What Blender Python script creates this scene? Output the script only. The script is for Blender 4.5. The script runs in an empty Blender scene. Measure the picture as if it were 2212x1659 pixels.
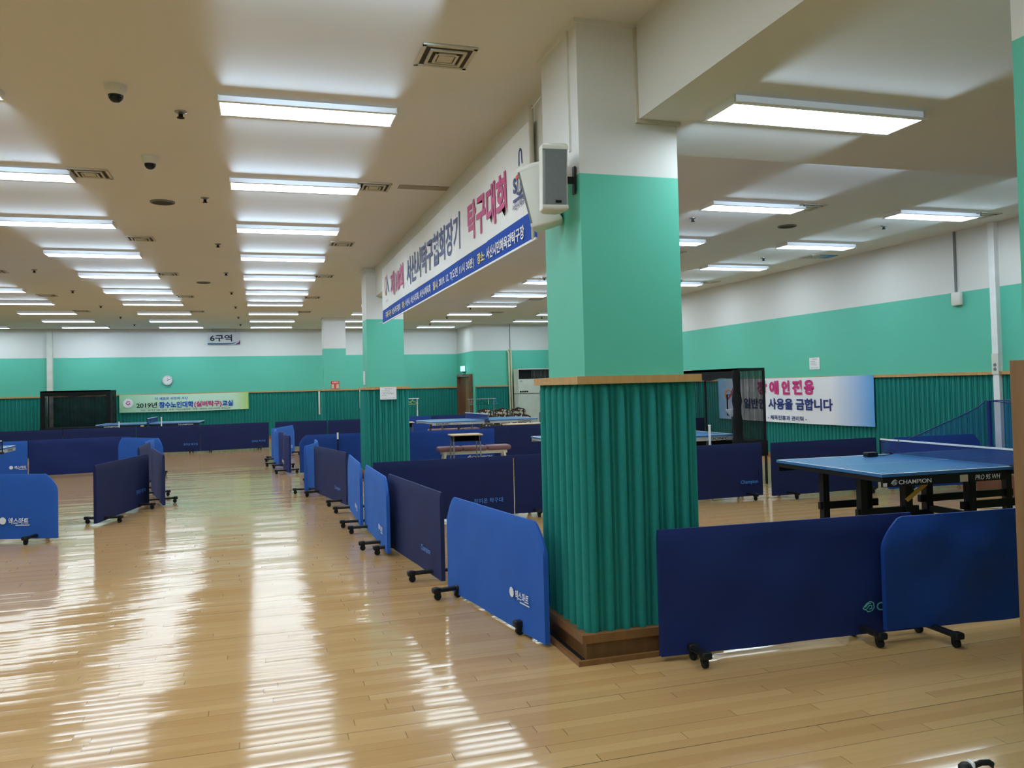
import bpy, math, random
from math import sin, cos, pi, radians as R
from mathutils import Vector as V, Matrix

SC = bpy.context.scene
COL = SC.collection

# ------------------------------------------------------------------ camera
cd = bpy.data.cameras.new('camera')
cam = bpy.data.objects.new('camera', cd); COL.objects.link(cam)
F_PX, YAW, PIT, ROL = 1783.35, 0.2971, 0.0255, -0.0244
cd.sensor_fit = 'HORIZONTAL'; cd.sensor_width = 36.0
cd.lens = 36.0 * F_PX / 2212.0
cd.shift_y = -40.39 / 2212.0
cd.clip_start = 0.05; cd.clip_end = 200
fw = V((sin(YAW) * cos(PIT), cos(YAW) * cos(PIT), sin(PIT)))
r0 = V((cos(YAW), -sin(YAW), 0)); u0 = r0.cross(fw)
rt = r0 * cos(ROL) + u0 * sin(ROL); up = -r0 * sin(ROL) + u0 * cos(ROL)
M = Matrix((rt, up, -fw)).transposed().to_4x4(); M.translation = V((0, 0, 1.565))
cam.matrix_world = M
SC.camera = cam

# ------------------------------------------------------------------ world, exposure
w = bpy.data.worlds.new('world'); SC.world = w; w.use_nodes = True
w.node_tree.nodes['Background'].inputs[0].default_value = (0.75, 0.85, 1, 1)
w.node_tree.nodes['Background'].inputs[1].default_value = 0.15
vs = SC.view_settings
vs.view_transform = 'Standard'; vs.look = 'None'; vs.gamma = 1.0; vs.use_curve_mapping = False
vs.exposure = 0.38
PANEL_POWER = 16.0      # radiance of the light panels
GLOW_WATTS = 1.1        # power of the lamps added beside the panels to wash the ceiling
SC.cycles.max_bounces = 8; SC.cycles.diffuse_bounces = 4; SC.cycles.glossy_bounces = 4
SC.cycles.transparent_max_bounces = 12
SC.cycles.sample_clamp_indirect = 6.0

CEIL, SOFF = 3.71, 3.137

# ------------------------------------------------------------------ materials
def lin(c):
    c = c / 255.0
    return c / 12.92 if c <= 0.04045 else ((c + 0.055) / 1.055) ** 2.4
def rgb(r, g, b): return (lin(r), lin(g), lin(b), 1)

class NT:
    def __init__(s, name):
        s.m = bpy.data.materials.new(name); s.m.use_nodes = True
        s.t = s.m.node_tree; s.n = s.t.nodes
        s.p = s.n['Principled BSDF']; s.out = s.n['Material Output']
    def new(s, t, **k):
        x = s.n.new(t)
        for a, b in k.items(): setattr(x, a, b)
        return x
    def l(s, a, b): s.t.links.new(a, b)
    def val(s, sock, v):
        if hasattr(v, 'links'): s.l(v, sock)
        else: sock.default_value = v
    def math(s, op, a, b=0.0):
        x = s.new('ShaderNodeMath', operation=op); s.val(x.inputs[0], a); s.val(x.inputs[1], b); return x.outputs[0]
    def mix(s, f, a, b):
        x = s.new('ShaderNodeMix', data_type='RGBA'); s.val(x.inputs['Factor'], f); s.val(x.inputs[6], a); s.val(x.inputs[7], b); return x.outputs[2]
    def noise(s, scale, vec=None, detail=3.0):
        x = s.new('ShaderNodeTexNoise'); x.inputs['Scale'].default_value = scale; x.inputs['Detail'].default_value = detail
        if vec is not None: s.l(vec, x.inputs['Vector'])
        return x.outputs['Fac']
    def pos(s): return s.new('ShaderNodeNewGeometry').outputs['Position']
    def obj(s): return s.new('ShaderNodeTexCoord').outputs['Object']

def sc(c, k): return (c[0] * k, c[1] * k, c[2] * k, 1)

def mat(name, c, rough=0.5, metal=0.0, var=0.12, scale=6.0, sheen=0.0, coat=0.0, bump=0.0, spec=0.35):
    t = NT(name)
    n = t.noise(scale, t.obj())
    t.l(t.mix(n, sc(c, 1 - var), sc(c, 1 + var)), t.p.inputs['Base Color'])
    t.p.inputs['Roughness'].default_value = rough; t.p.inputs['Metallic'].default_value = metal
    t.p.inputs['Sheen Weight'].default_value = sheen; t.p.inputs['Coat Weight'].default_value = coat
    t.p.inputs['Specular IOR Level'].default_value = spec
    if sheen: t.p.inputs['Sheen Roughness'].default_value = 0.45; t.p.inputs['Sheen Tint'].default_value = tuple(min(1, x * 3 + .05) for x in c[:3]) + (1,)
    if bump:
        b = t.new('ShaderNodeBump'); b.inputs['Strength'].default_value = bump; b.inputs['Distance'].default_value = 0.004
        t.l(t.noise(scale * 30, t.obj(), 2), b.inputs['Height']); t.l(b.outputs[0], t.p.inputs['Normal'])
    return t.m

def emis(name, c, s):
    t = NT(name); n = t.noise(3.0, t.obj())
    t.p.inputs['Base Color'].default_value = (0.8, 0.8, 0.8, 1)
    t.p.inputs['Emission Color'].default_value = c
    t.l(t.math('MULTIPLY_ADD', n, 0.0), t.p.inputs['Emission Strength'])
    t.p.inputs['Emission Strength'].links[0].from_node.inputs[2].default_value = s
    return t.m

def paint_wall():
    t = NT('wall_paint'); p = t.pos()
    sx = t.new('ShaderNodeSeparateXYZ'); t.l(p, sx.inputs[0])
    z = sx.outputs[2]
    n = t.noise(0.6, p, 5); n2 = t.noise(7.0, p, 4)
    white = t.mix(n, rgb(212, 212, 210), rgb(226, 226, 224))
    green = t.mix(n, rgb(84, 184, 160), rgb(96, 196, 172))
    f = t.math('LESS_THAN', z, 2.80)
    t.l(t.mix(f, white, green), t.p.inputs['Base Color'])
    t.p.inputs['Roughness'].default_value = 0.55
    b = t.new('ShaderNodeBump'); b.inputs['Strength'].default_value = 0.15; b.inputs['Distance'].default_value = 0.003
    t.l(n2, b.inputs['Height']); t.l(b.outputs[0], t.p.inputs['Normal'])
    return t.m

def ceiling_mat():
    t = NT('ceiling_paint'); p = t.pos()
    n = t.noise(0.5, p, 6)
    t.l(t.mix(n, rgb(212, 211, 206), rgb(222, 221, 216)), t.p.inputs['Base Color'])
    t.p.inputs['Roughness'].default_value = 0.8
    t.p.inputs['Specular IOR Level'].default_value = 0.2
    return t.m

def floor_mat():
    t = NT('floor_boards'); p = t.pos()
    s = t.new('ShaderNodeSeparateXYZ'); t.l(p, s.inputs[0]); X, Y = s.outputs[0], s.outputs[1]
    W, Ln = 0.073, 1.35
    yr = t.math('DIVIDE', t.math('ADD', Y, 50.0), W); row = t.math('FLOOR', yr); fy = t.math('FRACT', yr)
    wn = t.new('ShaderNodeTexWhiteNoise', noise_dimensions='1D'); t.l(row, wn.inputs['W'])
    xr = t.math('ADD', t.math('DIVIDE', t.math('ADD', X, 50.0), Ln), t.math('MULTIPLY', wn.outputs[0], 7.0))
    colm = t.math('FLOOR', xr); fx = t.math('FRACT', xr)
    cv = t.new('ShaderNodeCombineXYZ'); t.l(row, cv.inputs[0]); t.l(colm, cv.inputs[1])
    w2 = t.new('ShaderNodeTexWhiteNoise', noise_dimensions='2D'); t.l(cv.outputs[0], w2.inputs['Vector'])
    rnd = w2.outputs[0]
    st = t.new('ShaderNodeMapping'); t.l(p, st.inputs[0]); st.inputs['Scale'].default_value = (1.2, 26, 1)
    grain = t.noise(2.2, st.outputs[0], 5)
    base = t.mix(rnd, rgb(183, 141, 90), rgb(204, 165, 112))
    base = t.mix(t.math('MULTIPLY', grain, 0.35), base, rgb(158, 116, 68))
    wear = t.noise(0.35, p, 5)
    base = t.mix(t.math('MULTIPLY', wear, 0.25), base, rgb(196, 166, 126))
    # thin joints between boards, a darker one every third row
    g1 = t.math('LESS_THAN', fy, 0.02)
    g3 = t.math('LESS_THAN', t.math('FRACT', t.math('DIVIDE', t.math('ADD', row, 0.5), 3.0)), 0.3)
    wide = t.math('MULTIPLY', t.math('LESS_THAN', fy, 0.05), g3)
    ends = t.math('LESS_THAN', fx, 0.0028)
    gap = t.math('MAXIMUM', t.math('MAXIMUM', t.math('MULTIPLY', g1, 0.3), t.math('MULTIPLY', wide, t.math('MULTIPLY', wn.outputs[0], 1.0))), t.math('MULTIPLY', ends, 0.6))
    base = t.mix(gap, base, rgb(74, 52, 34))
    t.l(base, t.p.inputs['Base Color'])
    # every board lies a little crooked, so the lamps' reflections break from board to board
    sep = t.new('ShaderNodeSeparateColor'); t.l(w2.outputs['Color'], sep.inputs[0])
    low = t.new('ShaderNodeMapping'); t.l(p, low.inputs[0]); low.inputs['Scale'].default_value = (0.5, 5, 1)
    wob = t.noise(1.0, low.outputs[0], 2)
    ty = t.math('ADD', t.math('MULTIPLY', t.math('SUBTRACT', sep.outputs[0], 0.5), 0.042), t.math('MULTIPLY', t.math('SUBTRACT', wob, 0.5), 0.02))
    cup = t.math('MULTIPLY', t.math('SUBTRACT', fy, 0.5), 0.034)
    ty = t.math('ADD', ty, cup)
    tx = t.math('MULTIPLY', t.math('SUBTRACT', sep.outputs[1], 0.5), 0.006)
    nv = t.new('ShaderNodeCombineXYZ'); t.l(tx, nv.inputs[0]); t.l(ty, nv.inputs[1]); nv.inputs[2].default_value = 1
    nn = t.new('ShaderNodeVectorMath', operation='NORMALIZE'); t.l(nv.outputs[0], nn.inputs[0])
    t.l(nn.outputs[0], t.p.inputs['Normal']); 
    t.p.inputs['Roughness'].default_value = 0.13
    t.l(t.math('ADD', 0.07, t.math('MULTIPLY', wear, 0.08)), t.p.inputs['Roughness'])
    t.p.inputs['IOR'].default_value = 1.5; t.p.inputs['Specular IOR Level'].default_value = 0.42
    return t.m

def wood(name, c, dark, sx=3, sz=30, rough=0.45):
    t = NT(name); m = t.new('ShaderNodeMapping'); t.l(t.obj(), m.inputs[0]); m.inputs['Scale'].default_value = (sx, sx, sz) if sz < sx else (sx, sx * 1.3, sz)
    n = t.noise(1.5, m.outputs[0], 6)
    t.l(t.mix(n, c, dark), t.p.inputs['Base Color']); t.p.inputs['Roughness'].default_value = rough
    return t.m

def netting(name, c, alpha, scale=60):
    t = NT(name)
    tr = t.new('ShaderNodeBsdfTransparent'); mx = t.new('ShaderNodeMixShader')
    t.p.inputs['Base Color'].default_value = c; t.p.inputs['Roughness'].default_value = 0.9
    n = t.noise(5, t.obj(), 2)
    t.l(t.math('ADD', alpha - 0.1, t.math('MULTIPLY', n, 0.2)), mx.inputs[0])
    t.l(tr.outputs[0], mx.inputs[1]); t.l(t.p.outputs[0], mx.inputs[2]); t.l(mx.outputs[0], t.out.inputs[0])
    return t.m

def sofa_fabric():
    t = NT('floral_fabric'); v = t.new('ShaderNodeTexVoronoi'); v.inputs['Scale'].default_value = 11; t.l(t.obj(), v.inputs['Vector'])
    n = t.noise(14, t.obj(), 3)
    f = t.math('GREATER_THAN', t.math('ADD', v.outputs['Distance'], t.math('MULTIPLY', n, 0.5)), 0.76)
    t.l(t.mix(f, rgb(196, 188, 168), rgb(62, 44, 40)), t.p.inputs['Base Color']); t.p.inputs['Roughness'].default_value = 0.8
    return t.m

def banner_blend():
    t = NT('banner_print'); tc = t.new('ShaderNodeTexCoord'); s = t.new('ShaderNodeSeparateXYZ'); t.l(tc.outputs['Generated'], s.inputs[0])
    r = t.new('ShaderNodeValToRGB'); t.l(s.outputs[1], r.inputs[0])
    e = r.color_ramp.elements
    e[0].position = 0.0; e[0].color = rgb(70, 155, 225); e[1].position = 0.22; e[1].color = rgb(232, 232, 238)
    x = e.new(0.8); x.color = rgb(232, 232, 238); x = e.new(1.0); x.color = rgb(120, 180, 232)
    n = t.noise(3, t.obj()); t.l(t.mix(t.math('MULTIPLY', n, 0.1), r.outputs[0], rgb(200, 215, 235)), t.p.inputs['Base Color'])
    t.p.inputs['Roughness'].default_value = 0.5
    return t.m

def pale_banner():
    t = NT('pale_green_banner_print'); tc = t.new('ShaderNodeTexCoord'); s = t.new('ShaderNodeSeparateXYZ'); t.l(tc.outputs['Generated'], s.inputs[0])
    r = t.new('ShaderNodeValToRGB'); t.l(s.outputs[0], r.inputs[0]); e = r.color_ramp.elements
    e[0].position = 0.0; e[0].color = rgb(150, 205, 160); e[1].position = 0.3; e[1].color = rgb(196, 228, 206)
    x = e.new(0.88); x.color = rgb(196, 228, 206); x = e.new(1.0); x.color = rgb(176, 208, 104)
    n = t.noise(2, t.obj()); t.l(t.mix(t.math('MULTIPLY', n, 0.15), r.outputs[0], rgb(170, 215, 185)), t.p.inputs['Base Color'])
    t.p.inputs['Roughness'].default_value = 0.5
    return t.m

MT = dict(
    wall=paint_wall(), ceil=ceiling_mat(), floor=floor_mat(),
    teal=mat('teal_carpet', rgb(24, 124, 116), 0.9, var=0.16, scale=60, sheen=0.25, bump=0.3),
    oak=wood('oak_rail', rgb(206, 164, 108), rgb(176, 130, 78), 14, 3),
    darkwood=wood('dark_plinth_wood', rgb(146, 102, 58), rgb(104, 68, 36), 12, 4),
    brown=wood('brown_door_wood', rgb(124, 82, 56), rgb(92, 58, 38), 20, 2),
    tanwood=wood('tan_frame_wood', rgb(148, 112, 76), rgb(122, 90, 58), 24, 2),
    navy=mat('navy_canvas', rgb(19, 31, 78), 0.8, var=0.1, scale=5, sheen=0.06, bump=0.12),
    royal=mat('royal_blue_canvas', rgb(36, 90, 180), 0.75, var=0.1, scale=5, sheen=0.22, bump=0.12),
    indigo=mat('indigo_canvas', rgb(18, 38, 100), 0.75, var=0.12, scale=4, sheen=0.06, bump=0.12),
    deep=mat('deep_blue_canvas', rgb(16, 60, 140), 0.65, var=0.12, scale=4, sheen=0.08, bump=0.1),
    slate=mat('slate_navy_canvas', rgb(29, 39, 84), 0.8, var=0.1, scale=5, sheen=0.15, bump=0.12),
    black=mat('black_steel', rgb(22, 22, 25), 0.45), rubber=mat('black_rubber', rgb(18, 18, 18), 0.7),
    offwhite=mat('offwhite_plastic', rgb(214, 214, 206), 0.45), white=mat('white_paint', rgb(232, 234, 236), 0.4),
    grey=mat('grey_plastic', rgb(120, 124, 126), 0.6), grille=mat('speaker_grille', rgb(112, 118, 120), 0.7, scale=90, var=0.2),
    dark=mat('dark_recess', rgb(14, 14, 15), 0.9), steel=mat('steel', rgb(150, 152, 150), 0.35, metal=0.8),
    vent=mat('vent_enamel', rgb(196, 190, 172), 0.6), ventdark=mat('dusty_slot', rgb(70, 64, 54), 0.9),
    tblue=mat('blue_table_top', rgb(62, 118, 178), 0.28, var=0.05), tblack=mat('black_apron', rgb(20, 20, 24), 0.4),
    tgrey=mat('grey_apron', rgb(176, 178, 176), 0.45), line=mat('white_line', rgb(240, 240, 240), 0.4),
    lblue=mat('light_blue_print', rgb(74, 132, 214), 0.5), lwhite=mat('white_print', rgb(230, 232, 236), 0.5),
    lmint=mat('mint_print', rgb(110, 190, 190), 0.5), lblack=mat('black_print', rgb(16, 16, 20), 0.5),
    lmag=mat('magenta_print', rgb(196, 44, 120), 0.5), lnavy=mat('navy_print', rgb(34, 48, 120), 0.5),
    lred=mat('red_print', rgb(214, 66, 60), 0.5), lorange=mat('orange_print', rgb(236, 150, 60), 0.5), lyel=mat('yellow_print', rgb(240, 224, 90), 0.5),
    lgreen=mat('green_print', rgb(60, 150, 90), 0.5), lgrey=mat('grey_print', rgb(110, 110, 116), 0.5), lsky=mat('sky_print', rgb(60, 140, 200), 0.5),
    lpurple=mat('purple_print', rgb(90, 40, 90), 0.5), teal2=mat('teal_ink', rgb(30, 90, 120), 0.5),
    banner=mat('white_banner_vinyl', rgb(232, 232, 232), 0.45, var=0.03), band=mat('blue_banner_vinyl', rgb(30, 78, 178), 0.75, var=0.05, spec=0.2),
    blend=banner_blend(), pale=pale_banner(),
    paper=mat('paper', rgb(232, 234, 238), 0.7, var=0.03), maroon=mat('maroon_vinyl', rgb(120, 84, 88), 0.45, var=0.08),
    frame=mat('cream_frame', rgb(200, 198, 182), 0.4), deskwood=wood('desk_board', rgb(206, 182, 146), rgb(180, 150, 110), 3, 30),
    deskleg=mat('grey_tube', rgb(128, 132, 134), 0.4, metal=0.4),
    sofa=sofa_fabric(), carved=mat('carved_dark_wood', rgb(58, 40, 36), 0.5),
    acwhite=mat('cabinet_enamel', rgb(206, 210, 198), 0.5), hose=mat('cream_lagging', rgb(196, 190, 160), 0.7),
    bnet=netting('black_netting', rgb(16, 18, 20), 0.62), cnet=netting('blue_netting', rgb(34, 66, 140), 0.45),
    dnet=netting('dense_black_netting', rgb(12, 16, 18), 0.86), tnet=netting('table_netting', rgb(40, 62, 130), 0.6),
    drape=mat('black_drape', rgb(15, 15, 17), 0.9), clockface=mat('clock_dial', rgb(226, 228, 230), 0.5),
    exitg=emis('exit_sign_face', rgb(120, 240, 235), 1.6), signgrey=mat('grey_sign_board', rgb(196, 196, 200), 0.5),
    hyellow=mat('yellow_plastic', rgb(206, 206, 110), 0.5), hblue=mat('blue_plastic', rgb(70, 150, 190), 0.5), hgrey=mat('grey_wire', rgb(150, 160, 165), 0.5),
    panel=emis('light_diffuser', (0.77, 0.91, 1.0, 1), PANEL_POWER), edge=emis('light_edge', (0.72, 0.82, 1.0, 1), 0.15),
    gold=mat('yellow_lever', rgb(190, 150, 50), 0.5), dome=mat('smoked_dome', rgb(20, 18, 17), 0.12),
    patch=mat('ceiling_patch_filler', rgb(160, 150, 132), 0.9), glass=mat('clock_rim', rgb(190, 192, 194), 0.3),
)

# ------------------------------------------------------------------ mesh building
class MB:
    def __init__(s): s.v = []; s.f = []
    def quad(s, a, b, c, d):
        n = len(s.v); s.v += [tuple(a), tuple(b), tuple(c), tuple(d)]; s.f.append((n, n + 1, n + 2, n + 3)); return s
    def box(s, x0, y0, z0, x1, y1, z1, m=None):
        n = len(s.v); P = [(x0, y0, z0), (x1, y0, z0), (x1, y1, z0), (x0, y1, z0), (x0, y0, z1), (x1, y0, z1), (x1, y1, z1), (x0, y1, z1)]
        if m: P = [tuple(m @ V(p)) for p in P]
        s.v += P
        s.f += [tuple(n + i for i in q) for q in ((0, 3, 2, 1), (4, 5, 6, 7), (0, 1, 5, 4), (1, 2, 6, 5), (2, 3, 7, 6), (3, 0, 4, 7))]; return s
    def bevbox(s, x0, y0, z0, x1, y1, z1, b, m=None):
        # box whose vertical edges and top/bottom rims are rounded
        k = 4; rings = []
        for (z, ins) in ((z0, b), (z0 + b * .3, b * .3), (z0 + b, 0), (z1 - b, 0), (z1 - b * .3, b * .3), (z1, b)):
            ring = []; rr = max(b, 1e-4)
            for cx, cy, a0 in ((x1 - rr, y1 - rr, 0), (x0 + rr, y1 - rr, 90), (x0 + rr, y0 + rr, 180), (x1 - rr, y0 + rr, 270)):
                for i in range(k + 1):
                    a = R(a0 + 90 * i / k); q = max(rr - ins, 0)
                    ring.append((cx + q * cos(a), cy + q * sin(a), z))
            rings.append(ring)
        return s.loft(rings, m)
    def loft(s, rings, m=None, cap=True, close=True):
        n = len(s.v); k = len(rings[0])
        for r in rings: s.v += [tuple(m @ V(p)) if m else tuple(p) for p in r]
        for j in range(len(rings) - 1):
            for i in range(k if close else k - 1):
                a = n + j * k + i; b = n + j * k + (i + 1) % k; s.f.append((a, b, b + k, a + k))
        if cap:
            s.f.append(tuple(reversed(range(n, n + k)))); s.f.append(tuple(range(n + (len(rings) - 1) * k, n + len(rings) * k)))
        return s
    def cyl(s, a, b, r0, r1=None, k=12):
        a, b = V(a), V(b); d = (b - a).normalized(); r1 = r0 if r1 is None else r1
        x = d.orthogonal().normalized(); y = d.cross(x)
        return s.loft([[a + (x * cos(2 * pi * i / k) + y * sin(2 * pi * i / k)) * r0 for i in range(k)], [b + (x * cos(2 * pi * i / k) + y * sin(2 * pi * i / k)) * r1 for i in range(k)]])
    def tube(s, pts, r, k=8):
        pts = [V(p) for p in pts]; rings = []; x = None
        for i, p in enumerate(pts):
            d = (pts[min(i + 1, len(pts) - 1)] - pts[max(i - 1, 0)]).normalized()
            if x is None: x = d.orthogonal().normalized()
            x = (x - d * x.dot(d)); x = x.normalized() if x.length > 1e-6 else d.orthogonal().normalized(); y = d.cross(x)
            rings.append([p + (x * cos(2 * pi * j / k) + y * sin(2 * pi * j / k)) * r for j in range(k)])
        return s.loft(rings)
    def bar(s, a, b, wx, wz):
        # rectangular bar from a to b, width wx sideways and wz up
        a, b = V(a), V(b); d = (b - a).normalized(); u = V((0, 0, 1)) if abs(d.z) < .9 else V((0, 1, 0))
        x = d.cross(u).normalized(); y = x.cross(d)
        return s.loft([[p + x * sx * wx / 2 + y * sy * wz / 2 for sx, sy in ((-1, -1), (1, -1), (1, 1), (-1, 1))] for p in (a, b)])
    def lathe(s, prof, c=(0, 0, 0), k=20, m=None):
        c = V(c)
        return s.loft([[c + V((r * cos(2 * pi * i / k), r * sin(2 * pi * i / k), z)) for i in range(k)] for r, z in prof], m)
    def prism(s, poly, z0, z1):
        return s.loft([[(x, y, z0) for x, y in poly], [(x, y, z1) for x, y in poly]])
    def disc(s, c, ux, uy, r, k=20, r2=None):
        c, ux, uy = V(c), V(ux), V(uy); n = len(s.v); r2 = r2 or r
        s.v += [tuple(c + ux * r * cos(2 * pi * i / k) + uy * r2 * sin(2 * pi * i / k)) for i in range(k)]; s.f.append(tuple(range(n, n + k))); return s
    def poly(s, pts):
        n = len(s.v); s.v += [tuple(p) for p in pts]; s.f.append(tuple(range(n, n + len(pts)))); return s
    def stroke(s, org, ux, uy, pts, w):
        # flat ribbon along 2D points in the plane (ux, uy)
        org, ux, uy = V(org), V(ux), V(uy); L = []; Rr = []
        for i, p in enumerate(pts):
            a = pts[max(i - 1, 0)]; b = pts[min(i + 1, len(pts) - 1)]; dx, dy = b[0] - a[0], b[1] - a[1]; q = math.hypot(dx, dy) or 1
            ww = w[i] if isinstance(w, (list, tuple)) else w
            nx, ny = -dy / q * ww / 2, dx / q * ww / 2
            L.append(org + ux * (p[0] + nx) + uy * (p[1] + ny)); Rr.append(org + ux * (p[0] - nx) + uy * (p[1] - ny))
        for i in range(len(pts) - 1): s.quad(Rr[i], Rr[i + 1], L[i + 1], L[i])
        return s
    def text(s, body, org, ux, uy, w=None, h=None, bold=0.0, slant=0.0):
        vs_, fs_, bb = glyphs(body, bold)
        x0, x1, y0, y1 = bb; gw, gh = x1 - x0, y1 - y0
        if w is None: kx = ky = h / gh
        elif h is None: kx = ky = w / gw
        else: kx, ky = w / gw, h / gh
        org, ux, uy = V(org), V(ux), V(uy); n = len(s.v)
        s.v += [tuple(org + ux * ((a - x0) * kx + (b - y0) * ky * slant) + uy * ((b - y0) * ky)) for a, b in vs_]
        s.f += [tuple(n + i for i in f) for f in fs_]; return s
    def build(s, name, m, parent=None, smooth=None, loc=None, flip=True):
        me = bpy.data.meshes.new(name); me.from_pydata(s.v, [], s.f); me.materials.append(m)
        if flip:
            import bmesh
            bm = bmesh.new(); bm.from_mesh(me); bmesh.ops.recalc_face_normals(bm, faces=bm.faces); bm.to_mesh(me); bm.free()
        if smooth is not None:
            me.shade_smooth(); me.set_sharp_from_angle(angle=R(smooth))
        me.update()
        return link(name, me, parent, loc)

_GL = {}
def glyphs(body, bold):
    k = (body, bold)
    if k not in _GL:
        c = bpy.data.curves.new('letters', 'FONT'); c.body = body; c.size = 1; c.offset = bold; c.resolution_u = 3
        o = bpy.data.objects.new('letters', c); COL.objects.link(o)
        dg = bpy.context.evaluated_depsgraph_get(); me = bpy.data.meshes.new_from_object(o.evaluated_get(dg))
        vv = [(v.co.x, v.co.y) for v in me.vertices]; ff = [tuple(p.vertices) for p in me.polygons]
        bpy.data.objects.remove(o); bpy.data.curves.remove(c); bpy.data.meshes.remove(me)
        _GL[k] = (vv, ff, (min(a for a, b in vv), max(a for a, b in vv), min(b for a, b in vv), max(b for a, b in vv)))
    return _GL[k]

def link(name, me, parent=None, loc=None):
    o = bpy.data.objects.new(name, me); COL.objects.link(o)
    if parent is not None: o.parent = parent
    if loc is not None: o.location = loc
    return o
def tag(o, label, cat, group=None):
    o['label'] = label; o['category'] = cat
    if group: o['group'] = group
    return o
def thing(name, label, cat, loc=(0, 0, 0), rz=0.0, group=None):
    o = bpy.data.objects.new(name, None); COL.objects.link(o); o.location = loc; o.rotation_euler = (0, 0, rz); o.empty_display_size = 0.1
    return tag(o, label, cat, group)
def struct(o): o['kind'] = 'structure'; return o
_ME = {}
def cached(key, name, m, parent, make, smooth=None, loc=None):
    if key not in _ME: _ME[key] = make().build(name, m, parent, smooth, loc); return _ME[key]
    o = _ME[key].copy(); COL.objects.link(o); o.name = name; o.parent = parent
    o.location = loc if loc is not None else (0, 0, 0); o.matrix_parent_inverse.identity(); return o

Z3 = V((0, 0, 1)); X3 = V((1, 0, 0)); Y3 = V((0, 1, 0))

# ------------------------------------------------------------------ room
yf = lambda x: 29.15 + 0.045 * x
struct(MB().box(-11.2, -10.2, -0.12, 10.2, 29.9, 0).build('floor', MT['floor']))
struct(MB().box(-11.2, -10.2, CEIL, 10.2, 29.9, CEIL + 0.12).build('ceiling', MT['ceil']))
struct(MB().box(2.185, -10.0, SOFF, 9.94, 5.08, CEIL).build('soffit', MT['ceil']))
struct(MB().box(1.97, 5.08, 3.2, 2.30, 14.5, CEIL).build('beam', MT['ceil']))
struct(MB().prism([(-11.2, yf(-11.2)), (6.93, yf(6.93)), (6.93, 27.05), (10.2, 27.05), (10.2, 29.9), (-11.2, 29.9)], 0, CEIL).build('wall_far', MT['wall']))
struct(MB().box(9.94, -10.2, 0, 10.2, 27.05, CEIL).build('wall_right', MT['wall']))
struct(MB().box(-11.2, -10.2, 0, -11.0, 28.7, CEIL).build('wall_left', MT['wall']))
struct(MB().box(-11.0, -10.2, 0, 9.94, -10.0, CEIL).build('wall_back', MT['wall']))

def rib_profile(L, period=0.1, big=0.052, small=0.026, hb=0.034, hs=0.015):
    pts = []; n = max(1, round(L / period)); p = L / n; kb = p / 0.1
    big, small = big * kb, small * kb
    for i in range(n):
        o = i * p
        for cx, w_, h_, st in ((p * 0.30, big, hb, 7), (p * 0.78, small, hs, 4)):
            for j in range(st):
                a = pi * (1 - j / (st - 1)); pts.append((o + cx + w_ / 2 * cos(a), 0.004 + h_ * sin(a)))
    return [(0, 0.004)] + pts + [(L, 0.004)]
def ribs(mb, a, b, nrm, z0, z1, period=0.1):
    a, b, nrm = V((*a, 0)), V((*b, 0)), V((*nrm, 0)); L = (b - a).length; d = (b - a) / L
    pr = rib_profile(L, period); n = len(mb.v)
    top = [(a + d * s + nrm * h) for s, h in pr]
    for zz, q in ((z0, 1.0), (z1 - 0.035, 1.0), (z1, 0.35)):
        for s, h in pr:
            p = a + d * s + nrm * (0.004 + (h - 0.004) * q); mb.v.append((p.x, p.y, zz))
    k = len(pr)
    for j in range(2):
        for i in range(k - 1): q = n + j * k + i; mb.f.append((q, q + 1, q + 1 + k, q + k))
    return mb
def wainscot(nm, a, b, nrm):
    struct(ribs(MB(), a, b, nrm, 0.1, 1.565).build('wainscot_' + nm, MT['teal'], smooth=50, flip=False))
    A, B, N = V((*a, 0)), V((*b, 0)), V((*nrm, 0))
    for s, z0, z1, dp, m in (('rail_', 1.565, 1.61, 0.06, 'oak'), ('baseboard_', 0.0, 0.1, 0.035, 'darkwood')):
        P = [A, B, B + N * dp, A + N * dp]
        struct(MB().prism([(p.x, p.y) for p in P], z0, z1).build(('trim_' if s == 'rail_' else s) + nm, MT[m]))
nf = V((0.045, -1)).normalized()
wainscot('far', (-11, yf(-11)), (6.93, yf(6.93)), nf)
wainscot('step', (6.97, 27.05), (9.94, 27.05), (0, -1))
wainscot('right', (9.94, 27.05), (9.94, 3.0), (-1, 0))

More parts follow.
